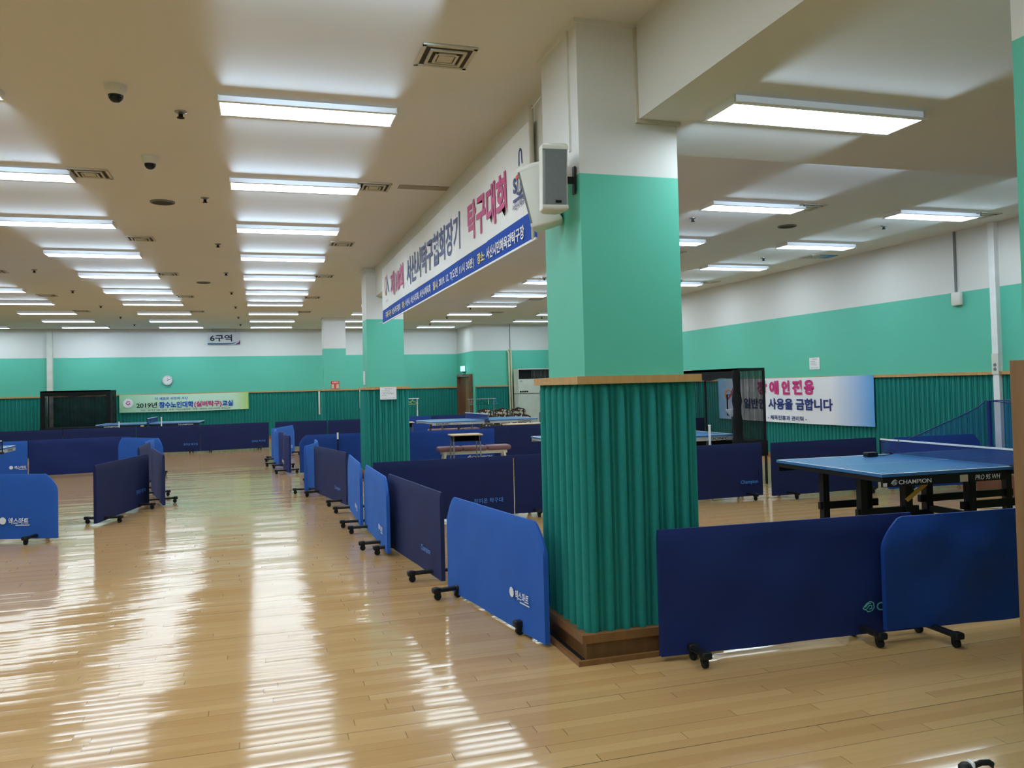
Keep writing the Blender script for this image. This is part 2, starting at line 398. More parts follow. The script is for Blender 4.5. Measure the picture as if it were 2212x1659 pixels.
# pillars ---------------------------------------------------------------
def pillar(x0, y0, x1, y1):
    p = struct(MB().box(x0, y0, 0, x1, y1, CEIL).build('pillar', MT['wall']))
    m = MB(); e = 0.03; z0, z1 = 0.155, 1.567
    X0, Y0, X1, Y1 = x0 - e, y0 - e, x1 + e, y1 + e
    for a, b, n in (((X0, Y0), (X1, Y0), (0, -1)), ((X1, Y0), (X1, Y1), (1, 0)), ((X1, Y1), (X0, Y1), (0, 1)), ((X0, Y1), (X0, Y0), (-1, 0))): ribs(m, a, b, n, z0, z1, 0.107)
    for cx, cy in ((X0, Y0), (X1, Y0), (X0, Y1), (X1, Y1)):
        m.cyl((cx, cy, z0), (cx, cy, z1), 0.022, k=14)
    m.build('cladding', MT['teal'], p, 50, flip=False)
    m2 = MB().box(x0 - e, y0 - e, z0, x1 + e, y1 + e, z1); m2.build('backing', MT['teal'], p)
    def ring(o, i, za, zb, nm, mt):
        q = MB().box(x0 - o, y0 - o, za, x1 + o, y0 - i, zb).box(x0 - o, y1 + i, za, x1 + o, y1 + o, zb).box(x0 - o, y0 - i, za, x0 - i, y1 + i, zb).box(x1 + i, y0 - i, za, x1 + o, y1 + i, zb)
        q.build(nm, MT[mt], p)
    ring(0.078, 0.0, 1.567, 1.612, 'cap_rail', 'oak')
    ring(0.095, 0.0, 0.108, 0.155, 'ledge', 'darkwood')
    ring(0.056, 0.0, 0.0, 0.108, 'plinth', 'darkwood')
    ring(0.112, 0.056, 0.0, 0.003, 'floor_gap', 'dark')
    ring(0.135, 0.112, 0.0, 0.028, 'floor_moulding', 'darkwood')
    return p
P1 = pillar(1.804, 4.454, 2.443, 5.075)
P2 = pillar(1.80, 14.50, 2.45, 15.12)
P3 = pillar(1.80, 24.60, 2.44, 25.22)
def top_trim(x0, y0, x1, y1, zz, pp):
    o = 0.02
    MB().box(x0 - o, y0 - o, zz - .025, x1 + o, y0, zz).box(x0 - o, y0, zz - .025, x0, y1 + o, zz).build('top_trim', MT['ceil'], pp)
top_trim(1.804, 4.454, 2.16, 5.075, CEIL, P1); top_trim(1.80, 14.5, 2.45, 15.12, CEIL, P2); top_trim(1.80, 24.6, 2.44, 25.22, CEIL, P3)
MB().box(2.17, 4.43, SOFF - .02, 2.185, 4.454, CEIL - .02).box(2.185, 4.43, SOFF - .02, 2.46, 4.454, SOFF).build('top_trim', MT['vent'], P1)

# near wall end at the right edge of the picture
struct(MB().box(2.69, 2.0, 0, 3.6, 2.35, SOFF).build('wall_near', MT['wall']))
struct(MB().box(2.63, 1.96, 0, 2.69, 2.36, 1.615).build('trim_near', MT['tanwood']))

# ------------------------------------------------------------------ ceiling lights
ORD = ['closest to', 'second from', 'third from', 'fourth from', 'fifth from', 'sixth from', 'seventh from', 'eighth from', 'ninth from', 'tenth from', 'eleventh from', 'twelfth from', 'thirteenth from', 'fourteenth from', 'fifteenth from', 'sixteenth from']
CN = {-3: 'fourth column left of the pillars', -2: 'third column left of the pillars', -1: 'second column left of the pillars', 0: 'first column left of the pillars',
      1: 'first column right of the pillars', 2: 'second column right of the pillars', 3: 'column along the right wall'}
LW, LL = 1.268, 0.284
def light_lamp(parent, y, sgn):  # narrow area lamp added outside the fixture to brighten the ceiling bands
    d = _LD.get(sgn)
    if d is None:
        d = bpy.data.lights.new('added_wash_lamp', 'AREA'); d.shape = 'RECTANGLE'; d.size = LW * 0.96; d.size_y = 0.006
        d.energy = GLOW_WATTS; d.color = (0.58, 0.78, 1.0); d.spread = R(23); _LD[sgn] = d
    o = bpy.data.objects.new('added_wash_lamp', d); COL.objects.link(o); o.parent = parent; o.location = (0, y, -0.044)
    o.rotation_euler = (sgn * R(90 + 2.5), 0, 0)
_LD = {}
def ceiling_light(x, y, z, label, glow=True, last=False):
    t = thing('ceiling_light', label, 'ceiling light', (x + LW / 2, y + LL / 2, z), 0, 'ceiling light panels')
    w2, l2, h = LW / 2, LL / 2, 0.05
    def hous():
        m = MB(); o = 0.012
        m.box(-w2 - o, -l2 - o, -h, -w2, l2 + o, 0).box(w2, -l2 - o, -h, w2 + o, l2 + o, 0)
        m.box(-w2, -l2, -h + .012, w2, l2, 0).box(-w2 - o, -l2 - .040, -h - .003, w2 + o, -l2 - .0005, -h).box(-w2 - o, l2 + .0005, -h - .003, w2 + o, l2 + .040, -h); return m  # long outer lips added to screen the wash lamps from below
    cached('lh', 'housing', MT['white'], t, hous)
    cached('ld', 'diffuser', MT['panel'], t, lambda: MB().box(-w2, -l2, -h, w2, l2, -h + .011))
    cached('le', 'edge_strip', MT['edge'], t, lambda: MB().box(-w2, -l2 - .012, -h, w2, -l2, -.004).box(-w2, l2, -h, w2, l2 + .012, -.004))
    if glow:
        light_lamp(t, -l2 - .014, -1)
        if last < 1: light_lamp(t, l2 + .014, 1)
for c in range(-3, 4):
    for r in range(-5, 11):
        if c >= 1 and r < 1: continue
        if c == 3 and r == 10: continue
        k = 10 - r - (1 if c == 3 else 0)
        if c == -3 and 0 < r < 4: continue
        ceiling_light(-0.243 + 2.718 * c, 3.842 + 2.3865 * r, CEIL, f'white ceiling light panel, {ORD[k]} the far wall, {CN[c]}', -2 < r < 8, r > 5)
ceiling_light(2.52, 3.93, SOFF, 'large looking white ceiling light panel on the lowered ceiling beside the beam')

# ------------------------------------------------------------------ ceiling vents, sprinklers, cameras, speakers
def vent(x, y, label):
    t = thing('ceiling_vent', label, 'air vent', (x, y, CEIL), 0, 'square ceiling vents')
    def fr():
        m = MB()
        for a, b, z in ((0.175, 0.150, -0.014), (0.118, 0.10, -0.022), (0.075, 0.06, -0.026)):
            for s in range(4):
                mm = Matrix.Rotation(s * pi / 2, 4, 'Z'); m.box(-a, -a, z, a, -b, z + .012, mm)
        return m
    cached('vf', 'frame', MT['vent'], t, fr)
    cached('vb', 'slot_plate', MT['ventdark'], t, lambda: MB().box(-.152, -.152, -.008, .152, .152, -.001))
    cached('vc', 'centre_plate', MT['vent'], t, lambda: MB().box(-.05, -.05, -.024, .05, .05, -.008))
VX = {-4.22: 'third vent row left of the pillars', -1.52: 'second vent row left of the pillars', 1.18: 'vent row just left of the pillars', 6.55: 'vent row between pillars and right wall', 9.30: 'vent row beside the right wall'}
VY = [(5.16, 'nearest'), (8.69, 'second'), (12.2, 'third'), (15.7, 'fourth'), (19.3, 'fifth'), (22.8, 'sixth')]
for x, nm in VX.items():
    for y, oo in VY:
        if (x == -4.22 and y < 15) or (x == -1.52 and y < 8) or (x > 5 and y < 8): continue
        vent(x, y, f'square ceiling air vent, {oo} from the camera, {nm}')
def sprinkler(x, y, label):
    t = thing('sprinkler', label, 'sprinkler', (x, y, CEIL), 0, 'ceiling sprinklers')
    cached('sf', 'flange', MT['steel'], t, lambda: MB().lathe([(.045, 0), (.045, -.006), (.018, -.022)], k=14), 40)
    cached('sh', 'head', MT['dark'], t, lambda: MB().lathe([(.016, -.02), (.016, -.042), (.028, -.046), (.028, -.05)], k=12), 40)
SN = {-3.57: 'sprinkler row above the left courts', -0.54: 'sprinkler row above the aisle', 5.45: 'sprinkler row above the right courts', 8.48: 'sprinkler row near the right wall'}
for x, nm in SN.items():
    for i, y in enumerate((6.66, 9.57, 12.49, 15.47, 18.44, 21.5, 24.4, 27.0)):
        if (x < -3 and y < 15) or (x > 2 and y < 9) or (x > 7 and y > 26.8): continue
        sprinkler(x, y, f'small dark ceiling sprinkler, {ORD[7 - i]} the far wall, {nm}')
for (x, y), lb in (((-0.92, 6.2), 'dome security camera on the ceiling, nearer of the two above the aisle'), ((-0.91, 7.99), 'dome security camera on the ceiling, farther of the two above the aisle')):
    t = thing('dome_camera', lb, 'security camera', (x, y, CEIL), 0, 'dome cameras')
    cached('dc', 'base', MT['offwhite'], t, lambda: MB().lathe([(.075, 0), (.072, -.03), (.056, -.065), (.05, -.068)]), 40)
    cached('dd', 'dome', MT['dome'], t, lambda: MB().lathe([(.05, -.062)] + [(.05 * cos(a), -.068 - .05 * sin(a)) for a in [i * pi / 14 for i in range(0, 7)]]), 60)
for (x, y), lb in (((-1.0, 9.85), 'round ceiling speaker above the aisle, behind the dome cameras'), ((-1.0, 16.87), 'round ceiling speaker above the aisle, deeper into the hall'), ((7.08, 9.84), 'round ceiling speaker above the right courts')):
    t = thing('ceiling_speaker', lb, 'speaker', (x, y, CEIL), 0, 'round ceiling speakers')
    cached('cs', 'rim', MT['grey'], t, lambda: MB().lathe([(.13, 0), (.13, -.012), (.115, -.016), (.112, -.01)], k=28), 40)
    cached('cg', 'grille', MT['ventdark'], t, lambda: MB().lathe([(.112, -.002), (.112, -.012)], k=28))
tag(MB().box(1.44, 8.56, CEIL - .006, 2.12, 8.72, CEIL - .0005).build('ceiling_patch', MT['patch']), 'grey filled strip on the ceiling beside the hanging banner', 'ceiling patch')
tag(MB().box(9.30, 12.02, CEIL - .012, 9.66, 12.32, CEIL - .0005).build('ceiling_hatch', MT['lsky']), 'blue square panel on the ceiling near the right wall', 'ceiling panel')

# ------------------------------------------------------------------ barriers
H = 0.735
EMBLEM = [[(0, .35), (.45, .8), (.9, 1), (1.25, .8), (1.3, .35), (1.0, .05), (.55, 0), (.35, .2), (.75, .62), (1.05, .55), (1.0, .3), (.7, .25)], [(0, .35), (.35, .2)], [(.25, .45), (.6, .78), (.95, .8)]]
def emblem(mb, org, ux, uy, h):
    for s in EMBLEM: mb.stroke(org, ux, uy, [(a * h, b * h) for a, b in s], h * .11)
def gear(mb, org, ux, uy, r):
    org, ux, uy = V(org), V(ux), V(uy)
    mb.poly([org + ux * (r * (1.0 if i % 2 else .86) * cos(2 * pi * i / 24)) + uy * (r * (1.0 if i % 2 else .86) * sin(2 * pi * i / 24)) for i in range(24)])
def maxmart(mb, org, ux, uy, k=1.0):
    org, ux, uy = V(org), V(ux), V(uy)
    gear(mb, org + ux * .035 * k + uy * .03 * k, ux, uy, .036 * k)
    mb.text('엑스마트', org + ux * .085 * k - uy * .004 * k, ux, uy, .20 * k, .062 * k, .02, 0.12)
    mb.stroke(org, ux, uy, [(.16 * k, -.012 * k), (.30 * k, -.012 * k)], .008 * k)
def barrier(P, Q, mt, label, kind='square', print_=None, bow=0.0, seed=0, wr=0.004, group='folding court barriers', zb=0.035, feet=(0.14, 0.86), h=H, sbow=0.0, chl=True, chr_=True, flen=0.44, foff=0.0):
    P, Q = V((*P, 0)), V((*Q, 0)); L = (Q - P).length; rz = math.atan2(Q.y - P.y, Q.x - P.x)
    t = thing('barrier', label, 'barrier', P, rz, group)
    rnd = random.Random(seed); ph = [rnd.uniform(0, 6.28) for _ in range(6)]
    T = 0.017; nx, nz = 44, 16
    cl = lambda u: bow * sin(pi * u) + sbow * sin(2 * pi * u)
    def col(i):
        u = i / (nx - 1); return 0.5 - 0.5 * cos(pi * u) if kind == 'round' else u
    def ztop(x):
        if kind != 'round': return h
        c = 0.12; zt = h
        for dd, on in ((x, chl), (L - x, chr_)):
            if on and dd < c:
                q = 1 - dd / c; zt = min(zt, h - 0.15 * (0.75 * q + 0.25 * q ** 4))
        return zt
    def off(x, v):
        u = x / L; e = min(1, min(u, 1 - u) * 8) * min(1, (1 - v) * 6 + .05)
        a = sin(5.3 * x + ph[0] + 2.6 * v) * .5 + sin(11 * x - 6 * v + ph[1]) * .3 + sin(3.1 * x + 9 * v + ph[2]) * .35
        sw = sin(min(1, v) * pi) * sin(u * pi) * 0.8
        return wr * e * (a + sw)
    m = MB(); fr = []; bk = []
    for i in range(nx):
        x = L * col(i); zt = ztop(x); cf = []; cb = []
        for j in range(nz):
            v = j / (nz - 1); z = zb + (zt - zb) * v
            o = off(x, v); rd = T * (1 - max(0, v - .95) * 12)
            y = cl(x / L); cf.append((x, y - rd - o, z)); cb.append((x, y + rd - o * .6, z))
        fr.append(cf); bk.append(cb)
    rings = [fr[i] + list(reversed(bk[i])) for i in range(nx)]
    m.loft(rings).build('panel', MT[mt], t, 50)
    # feet with castors
    for uf in feet:
        fl_, fo_ = flen, foff
        if isinstance(uf, tuple): uf, fl_, fo_ = uf
        x = L * uf; y0 = cl(uf)
        f = cached(('foot', fl_), 'foot', MT['black'], t, lambda: MB().bevbox(-.025, -fl_ / 2, .055, .025, fl_ / 2, .085, .012).bevbox(-.03, -fl_ / 2 - .01, .05, .03, -fl_ / 2 + .05, .092, .012).bevbox(-.03, fl_ / 2 - .05, .05, .03, fl_ / 2 + .01, .092, .012), 40, (x, y0 + fo_, 0))
        for s in (-1, 1):
            cached('caster', 'caster', MT['rubber'], f, lambda: MB().cyl((-.012, 0, .026), (.012, 0, .026), .026, k=14).box(-.018, -.012, .028, .018, .02, .056), 40, (0, s * (fl_ / 2 - .03), 0))
    if print_:
        kd, mm, px_ = print_[:3]; pz = print_[3] if len(print_) > 3 else .2; ks = print_[4] if len(print_) > 4 else 1.0
        lt = MB(); xx = L * px_; y = cl(px_) - T - .012 - wr
        o = V((xx, y, pz))
        if kd == 'champ': lt.text('Champion', o, X3, Z3, .27 * ks, .062 * ks, .02)
        elif kd == 'korean': lt.text('참피온 탁구대', o, X3, Z3, .36 * ks, .058 * ks, .012)
        elif kd == 'mart': maxmart(lt, o, X3, Z3, ks)
        elif kd == 'logo':
            emblem(lt, o, X3, Z3, .06 * ks); lt.text('CHAMPION', o + X3 * .095 * ks, X3, Z3, .40 * ks, .05 * ks, .012)
        lt.build('lettering', MT[mm], t, flip=False)
    return t
# right side of the aisle, near to far
barrier((1.38, 6.28), (1.62, 4.70), 'royal', 'bright royal blue barrier with cut corners, nearest to the big pillar in the aisle', 'round', ('mart', 'lwhite', .72, .22, .95), seed=1, wr=.007, zb=.02, feet=((.13, .22, -.10), (.80, .12, 0)))
barrier((1.205, 8.15), (1.37, 6.47), 'slate', 'dark slate navy barrier in the aisle just behind the bright royal blue one', 'square', ('champ', 'lblue', .70, .19), seed=2)
barrier((1.12, 9.40), (1.13, 7.76), 'royal', 'blue barrier with cut corners touching the slate navy barrier, right of the aisle', 'round', ('mart', 'lwhite', .74, .2, .9), seed=3, feet=(.14, .74))
barrier((1.10, 11.0), (1.07, 9.38), 'royal', 'narrow looking blue barrier with cut corners before the second pillar, right of the aisle', 'round', ('mart', 'lwhite', .74, .2, .9), seed=4)
barrier((0.79, 12.92), (1.10, 11.25), 'slate', 'dark slate navy barrier in the aisle left of the second pillar', 'square', ('champ', 'lblue', .70, .19), seed=5)
barrier((0.64, 12.95), (0.90, 14.65), 'royal', 'blue barrier bowed inwards, standing left of the second pillar', 'square', None, bow=-.10, seed=6, feet=(.08, .9))
barrier((0.70, 16.14), (2.42, 16.22), 'deep', 'deep blue barrier with cut left corner facing the camera, behind the second pillar', 'round', None, seed=7, chr_=False)
barrier((2.60, 15.98), (4.46, 15.90), 'deep', 'deep blue barrier behind the school desk and bench with white lettering', 'square', ('logo', 'lwhite', .70, .16, 1.0), seed=8, wr=.008)
barrier((4.52, 16.92), (6.30, 17.05), 'navy', 'navy barrier behind the bench, to the right of the deep blue one', 'square', None, seed=9)
barrier((0.25, 19.60), (0.37, 17.95), 'royal', 'pale lit blue barrier, left half of the curved pair at the far aisle end', 'square', None, seed=10, sbow=.05)
barrier((0.38, 17.88), (0.53, 16.20), 'indigo', 'purplish blue barrier at the far end of the aisle, right half of the curved pair', 'square', ('mart', 'lwhite', .68, .2), seed=11, sbow=.05, wr=.01)
barrier((0.27, 19.66), (0.80, 21.45), 'royal', 'blue barrier with rounded end, set across the far end of the aisle', 'round', ('mart', 'lwhite', .70, .2), seed=12, chl=False)
# left side
barrier((-1.92, 11.03), (-1.54, 12.77), 'navy', 'navy barrier standing at a slant left of the aisle, its near end free', 'square', ('korean', 'lblue', .70, .22), seed=13, feet=(.14, .78))
barrier((-1.64, 14.15), (-1.29, 12.40), 'slate', 'slate navy barrier edge-on, touching the slanted navy barrier left of the aisle', 'square', None, seed=14, feet=(.2, .72))
barrier((-1.86, 14.35), (-1.88, 15.90), 'slate', 'slate barrier seen edge-on behind the slanted navy barrier', 'square', None, seed=15)
barrier((-1.97, 15.98), (-1.93, 16.92), 'royal', 'blue barrier seen edge-on, farthest of the row left of the aisle', 'square', None, seed=16)
barrier((-3.70, 10.68), (-2.13, 10.10), 'royal', 'royal blue barrier with rounded corner cut by the left picture edge', 'round', ('mart', 'lwhite', .62, .2, 1.15), seed=17, feet=(.2, .86), wr=.006)
barrier((-6.05, 18.05), (-4.35, 18.20), 'royal', 'blue barrier behind the table at the left picture edge', 'square', ('mart', 'lwhite', .82, .2), seed=18)
barrier((-4.34, 18.27), (-2.55, 18.55), 'indigo', 'wide indigo barrier between two blue ones, left of the aisle', 'square', None, seed=19, wr=.012)
barrier((-2.72, 18.2), (-1.80, 17.10), 'royal', 'bright blue barrier with rounded corners at the turn of the left court', 'round', None, seed=20)
# row between aisle and right court
barrier((1.22, 9.50), (2.90, 9.54), 'navy', 'navy barrier behind the bright royal blue one, with pale blue lettering', 'square', ('korean', 'lblue', .70, .19, 1.0), seed=21)
barrier((2.92, 9.54), (4.62, 9.53), 'navy', 'navy barrier half hidden behind the big pillar', 'square', None, seed=22)
barrier((4.66, 9.56), (6.40, 9.62), 'navy', 'navy barrier just right of the big pillar, with pale blue lettering', 'square', ('champ', 'lblue', .795, .19), seed=23)
barrier((6.46, 9.48), (8.15, 9.50), 'navy', 'navy barrier behind the near table, its lettering partly hidden by a table leg', 'square', ('korean', 'lblue', .745, .22), seed=24)
barrier((8.22, 9.36), (9.75, 9.28), 'deep', 'blue barrier with rounded corners behind the net of the near table', 'round', None, seed=25)
# front row on the right
barrier((2.13, 4.24), (3.80, 4.155), 'indigo', 'wide dark indigo barrier in front, right of the big pillar', 'square', ('logo', 'lmint', .77, .17, 1.0), seed=26, wr=.011, zb=.03, feet=((.11, .2, -.10), (.775, .3, -.05)))
barrier((3.50, 4.055), (5.20, 3.97), 'deep', 'draped blue barrier with cut corner in front, at the right picture edge', 'round', None, seed=27, wr=.03, zb=.075, feet=(.19, .86), flen=.36, foff=-.04)
# far row
FR = [((-6.62, 23.80), (-4.90, 23.84)), ((-4.88, 23.86), (-3.16, 23.90)), ((-3.14, 23.88), (-1.55, 23.66)), ((-1.54, 23.66), (0.22, 23.98)), ((0.40, 24.02), (1.80, 23.84)), ((1.83, 23.82), (3.5, 24.1))]
FL = ['leftmost navy barrier of the long row before the far wall', 'navy barrier of the far row below the black catch net', 'navy barrier of the far row below the far table, lettering at its right end', 'navy barrier of the far row at the head of the aisle, with pale blue lettering', 'navy barrier of the far row behind the curved blue pair', 'navy barrier of the far row left of the second pillar']
for i, ((a, b), lb) in enumerate(zip(FR, FL)):
    barrier(a, b, 'navy', lb, 'square', ('korean', 'lblue', .74, .2) if i in (2, 3) else None, seed=30 + i)
barrier((3.9, 24.9), (4.95, 24.8), 'deep', 'blue barrier at the back of the right courts, left of the door', 'square', None, seed=40)
barrier((4.97, 24.75), (6.55, 24.85), 'indigo', 'indigo barrier below the door at the back of the right courts', 'square', None, seed=41)
barrier((8.40, 24.6), (9.80, 24.65), 'navy', 'navy barrier in front of the air conditioner cabinet', 'square', None, seed=42)
barrier((8.12, 16.9), (9.82, 17.0), 'navy', 'navy barrier against the right wall, seen through the black net', 'square', None, seed=43)

# ------------------------------------------------------------------ table tennis tables
def table(label, loc, rz, apron, prints, net=True, netcol='tnet', heavy=False, group='table tennis tables'):
    t = thing('tennis_table', label, 'table tennis table', loc, rz, group)
    Lh, Wh = 1.37, 0.7625
    for s in (-1, 1):
        MB().box(min(s * .004, s * Lh), -Wh, .735, max(s * .004, s * Lh), Wh, .76).build('table_top', MT['tblue'], t)
    ln = MB(); z0, z1 = .7595, .7615; e = .02
    for s in (-1, 1):
        ln.box(-Lh, s * Wh - (e if s > 0 else 0), z0, Lh, s * Wh + (0 if s > 0 else e), z1).box(s * Lh - (e if s > 0 else 0), -Wh, z0, s * Lh + (0 if s > 0 else e), Wh, z1)
    ln.box(-Lh, -.0015, z0, Lh, .0015, z1); ln.build('line_marking', MT['line'], t)
    ap = MB(); hh = .085 if heavy else .06
    for s in (-1, 1):
        for q in (-1, 1):
            ap.box(min(q * .03, q * (Lh - .01)), s * Wh - (.03 if s > 0 else -.008), .735 - hh, max(q * .03, q * (Lh - .01)), s * Wh - (.008 if s > 0 else -.03), .736)
        ap.box(s * Lh - (.03 if s > 0 else -.008), -Wh + .03, .735 - hh * .5, s * Lh - (.008 if s > 0 else -.03), Wh - .03, .736)
    ap.build('apron', MT[apron], t)
    if heavy:
        for (x, y) in ((-1.10, -.16), (-1.10, .38), (1.10, -.16), (1.10, .38)):
            MB().bevbox(x - .035, y - .035, .0, x + .035, y + .035, .72, .006).build('leg', MT['black'], t)
        for (x, y) in ((-.62, -.16), (-.62, .38), (.10, -.16), (.10, .38)):
            MB().bevbox(x - .04, y - .04, .06, x + .04, y + .04, .72, .006).build('leg', MT['black'], t)
        br = MB()
        for y in (-.16, .38): br.bar((-1.16, y, .34), (-.5, y, .34), .04, .07).bar((.0, y, .34), (1.16, y, .34), .04, .07).bar((-.62, y, .2), (.10, y, .2), .05, .06)
        for x in (-.62, .10): br.bar((x, -.2, .24), (x, .42, .24), .05, .06)
        for x in (-.62, .10): br.bar((x, -.42, .12), (x, .64, .12), .06, .08)
        br.build('brace', MT['black'], t)
        for x in (-.62, .10):
            for y in (-.40, .62):
                MB().cyl((x - .02, y, .04), (x + .02, y, .04), .04, k=16).box(x - .03, y - .02, .04, x + .03, y + .02, .09).build('wheel', MT['rubber'], t, 40)
        MB().bar((-.82, -.66, .66), (-.98, -.58, .50), .02, .03).build('release_lever', MT['gold'], t)
    else:
        for s in (-1, 1):
            for x in (.30, 1.05):
                for y in (-.55, .55):
                    MB().bevbox(s * x - .022, y - .022, .03, s * x + .022, y + .022, .73, .004).cyl((s * x, y, 0), (s * x, y, .035), .028).build('leg', MT['deskleg'], t, 40)
        br = MB()
        for s in (-1, 1):
            for y in (-.55, .55): br.bar((s * .30, y, .22), (s * 1.05, y, .22), .03, .04)
            for x in (.30, 1.05): br.bar((s * x, -.55, .3), (s * x, .55, .3), .03, .04)
        br.build('brace', MT['deskleg'], t)
    if net:
        n = MB(); n.box(-.002, -.915, .765, .002, .915, .9); n.build('net', MT[netcol], t)
        MB().box(-.006, -.915, .897, .006, .915, .9135).build('net_tape', MT['line'], t)
        for s in (-1, 1):
            MB().cyl((0, s * .915, .70), (0, s * .915, .915), .009).box(-.04, min(s * .74, s * .93), .70, .04, max(s * .74, s * .93), .733).box(-.03, min(s * .74, s * .8), .762, .03, max(s * .74, s * .8), .772).build('net_post', MT['black'], t, 40)
    lt = {}
    for (txt, x, z, w_, h_, mm, sl) in prints:
        q = lt.setdefault(mm, MB()); o = V((x, -Wh + .004, z))
        if txt == 'EMBLEM': emblem(q, o, X3, Z3, h_)
        elif txt == 'TAG': q.quad(o, o + X3 * w_, o + X3 * w_ + Z3 * h_, o + Z3 * h_)
        else: q.text(txt, o, X3, Z3, w_, h_, .012, sl)
    for mm, q in lt.items(): q.build('lettering', MT[mm], t, flip=False)
    return t
table('blue table tennis table with black apron behind the front barriers, at the right', (6.31, 6.40, 0), R(-1.5), 'tblack',
      [('EMBLEM', -1.28, .665, 0, .045, 'lwhite', 0), ('CHAMPION', -1.205, .668, .33, .036, 'lwhite', 0), ('PRO 9S WH', -.42, .664, .26, .043, 'lwhite', .18), ('TAG', -.58, .655, .085, .06, 'vent', 0), ('TAG', -1.36, .655, .04, .03, 'lwhite', 0)], heavy=True, netcol='tnet')
table('blue table tennis table with grey apron in the middle of the right courts', (5.22, 20.25, 0), R(4), 'tgrey',
      [('DONIC', -1.26, .683, .34, .04, 'lblack', .2), ('delhi', -.86, .69, .22, .02, 'lgrey', 0), ('DONIC', .85, .683, .34, .04, 'lblack', .2)])
table('blue table tennis table half hidden behind the big pillar', (5.50, 11.79, 0), 0, 'tgrey', [('DONIC', .97, .684, .30, .04, 'lblack', .2), ('DONIC', -1.26, .684, .30, .04, 'lblack', .2)], net=False)
table('table tennis table by the far wall, below the pale green banner', (-3.02, 26.25, 0), R(-2), 'tblack', [('CHAMPION', -1.15, .685, .40, .035, 'lwhite', 0), ('CHAMPION', .80, .685, .40, .035, 'lwhite', 0), ('TAG', -.2, .68, .09, .04, 'hyellow', 0)])
table('table tennis table cut off by the left picture edge', (-4.78, 14.72, 0), R(90), 'tgrey', [('DONIC', -1.2, .684, .30, .04, 'lblack', .2), ('DONIC', .9, .684, .30, .04, 'lblack', .2)])

# net box and cable on the near table, ball net at its far end
t = thing('scoreboard_box', 'small black box on the edge of the near blue table beside its net', 'box', (5.93, 6.99, .762))
MB().bevbox(-.065, -.035, 0, .065, .035, .045, .006).build('case', MT['black'], t, 40)
MB().tube([(.065, .0, .01), (.14, -.02, .004), (.25, -.03, .02), (.33, -.02, .12), (.37, 0.02, .17)], .004).build('cable', MT['black'], t, 50)
t = thing('ball_net', 'blue ball catching net on poles at the far end of the near table', 'ball net', (7.62, 7.12, .762))
MB().bevbox(-.03, -.03, 0, .03, .03, .03, .005).cyl((0, 0, .0), (0, 0, .52), .022).build('pole', MT['lnavy'], t, 40)
MB().bevbox(-.03, -1.42, 0, .03, -1.36, .03, .005).cyl((0, -1.39, .0), (0, -1.39, .52), .022).build('pole', MT['lnavy'], t, 40)
m = MB(); n = 14; top = []; low = []
for i in range(n):
    u = i / (n - 1); top.append((-.02 - 1.12 * u, .02 + .06 * sin(pi * u), .52 - .40 * (u ** .72))); low.append((-.02 - 1.12 * u, .02, .01 + .10 * u * u))
for i in range(n - 1): m.quad(low[i], low[i + 1], top[i + 1], top[i])
n = 16
for i in range(n - 1):
    f = lambda u: (.02 + .16 * sin(pi * u), -1.39 * u, .52 - .07 * sin(pi * u)); g = lambda u: (.05 * sin(pi * u), -1.39 * u, .01)
    a, b = i / (n - 1), (i + 1) / (n - 1); m.quad(g(a), g(b), f(b), f(a))
m.build('netting', MT['cnet'], t, 60)
MB().tube([(-1.14, .03, .12)] + [(-.02 - 1.12 * u, .02 + .06 * sin(pi * u), .52 - .40 * (u ** .72)) for u in (.8, .6, .4, .2, .08, 0)], .006).tube([(0, 0, .52), (.06, -.5, .47), (.06, -.9, .47), (0, -1.39, .52)], .006).tube([(0, 0, .52), (.02, -.7, .54), (0, -1.39, .52)], .006).build('rope', MT['lnavy'], t, 50)

# ------------------------------------------------------------------ black catch nets
def catch_net(label, loc, rz, w_, d_, zt, nm, drape=True):
    t = thing('catch_net', label, 'ball catch net', loc, rz, 'black ball catch nets')
    pl = 0.02
    for x in (0, w_):
        for y in (0, d_):
            MB().cyl((x, y, 0), (x, y, zt), pl).build('post', MT['black'], t, 40)
    rl = MB()
    for y in (0, d_): rl.bar((0, y, zt), (w_, y, zt), .04, .04)
    for x in (0, w_): rl.bar((x, 0, zt), (x, d_, zt), .04, .04)
    rl.build('top_rail', MT['black'], t); rl = MB()
    for x in (0, w_): rl.bar((x, 0, .6), (x, d_, .6), .03, .04)
    rl.bar((0, d_, .6), (w_, d_, .6), .03, .04); rl.build('lower_rail', MT['black'], t)
    n = MB(); k = 12
    for x in (0, w_):
        for i in range(k):
            a, b = d_ * i / k, d_ * (i + 1) / k; n.quad((x + .02 * sin(i), a, .55), (x + .02 * sin(i + 1), b, .55), (x + .01 * sin(2 * i), b, zt), (x + .01 * sin(2 * i), a, zt))
    for i in range(k):
        a, b = w_ * i / k, w_ * (i + 1) / k; n.quad((a, d_ + .02 * sin(i), .55), (b, d_ + .02 * sin(i + 1), .55), (b, d_, zt), (a, d_, zt))
    n.build('netting', MT[nm], t, 60)
    h = MB(); k = 20
    for i in range(k):
        a, b = w_ * i / k, w_ * (i + 1) / k; f = lambda u: zt - .10 - .05 * sin(pi * u / w_) - .015 * sin(9 * u)
        h.quad((a, -.02, f(a)), (b, -.02, f(b)), (b, -.02, zt + .02), (a, -.02, zt + .02))
    h.build('valance', MT['drape'], t, 60)
    b = MB().bevbox(-.03, -.05, .42, w_ + .03, d_ + .03, .66, .02); b.build('collecting_tray', MT['drape'], t, 40)
    return t
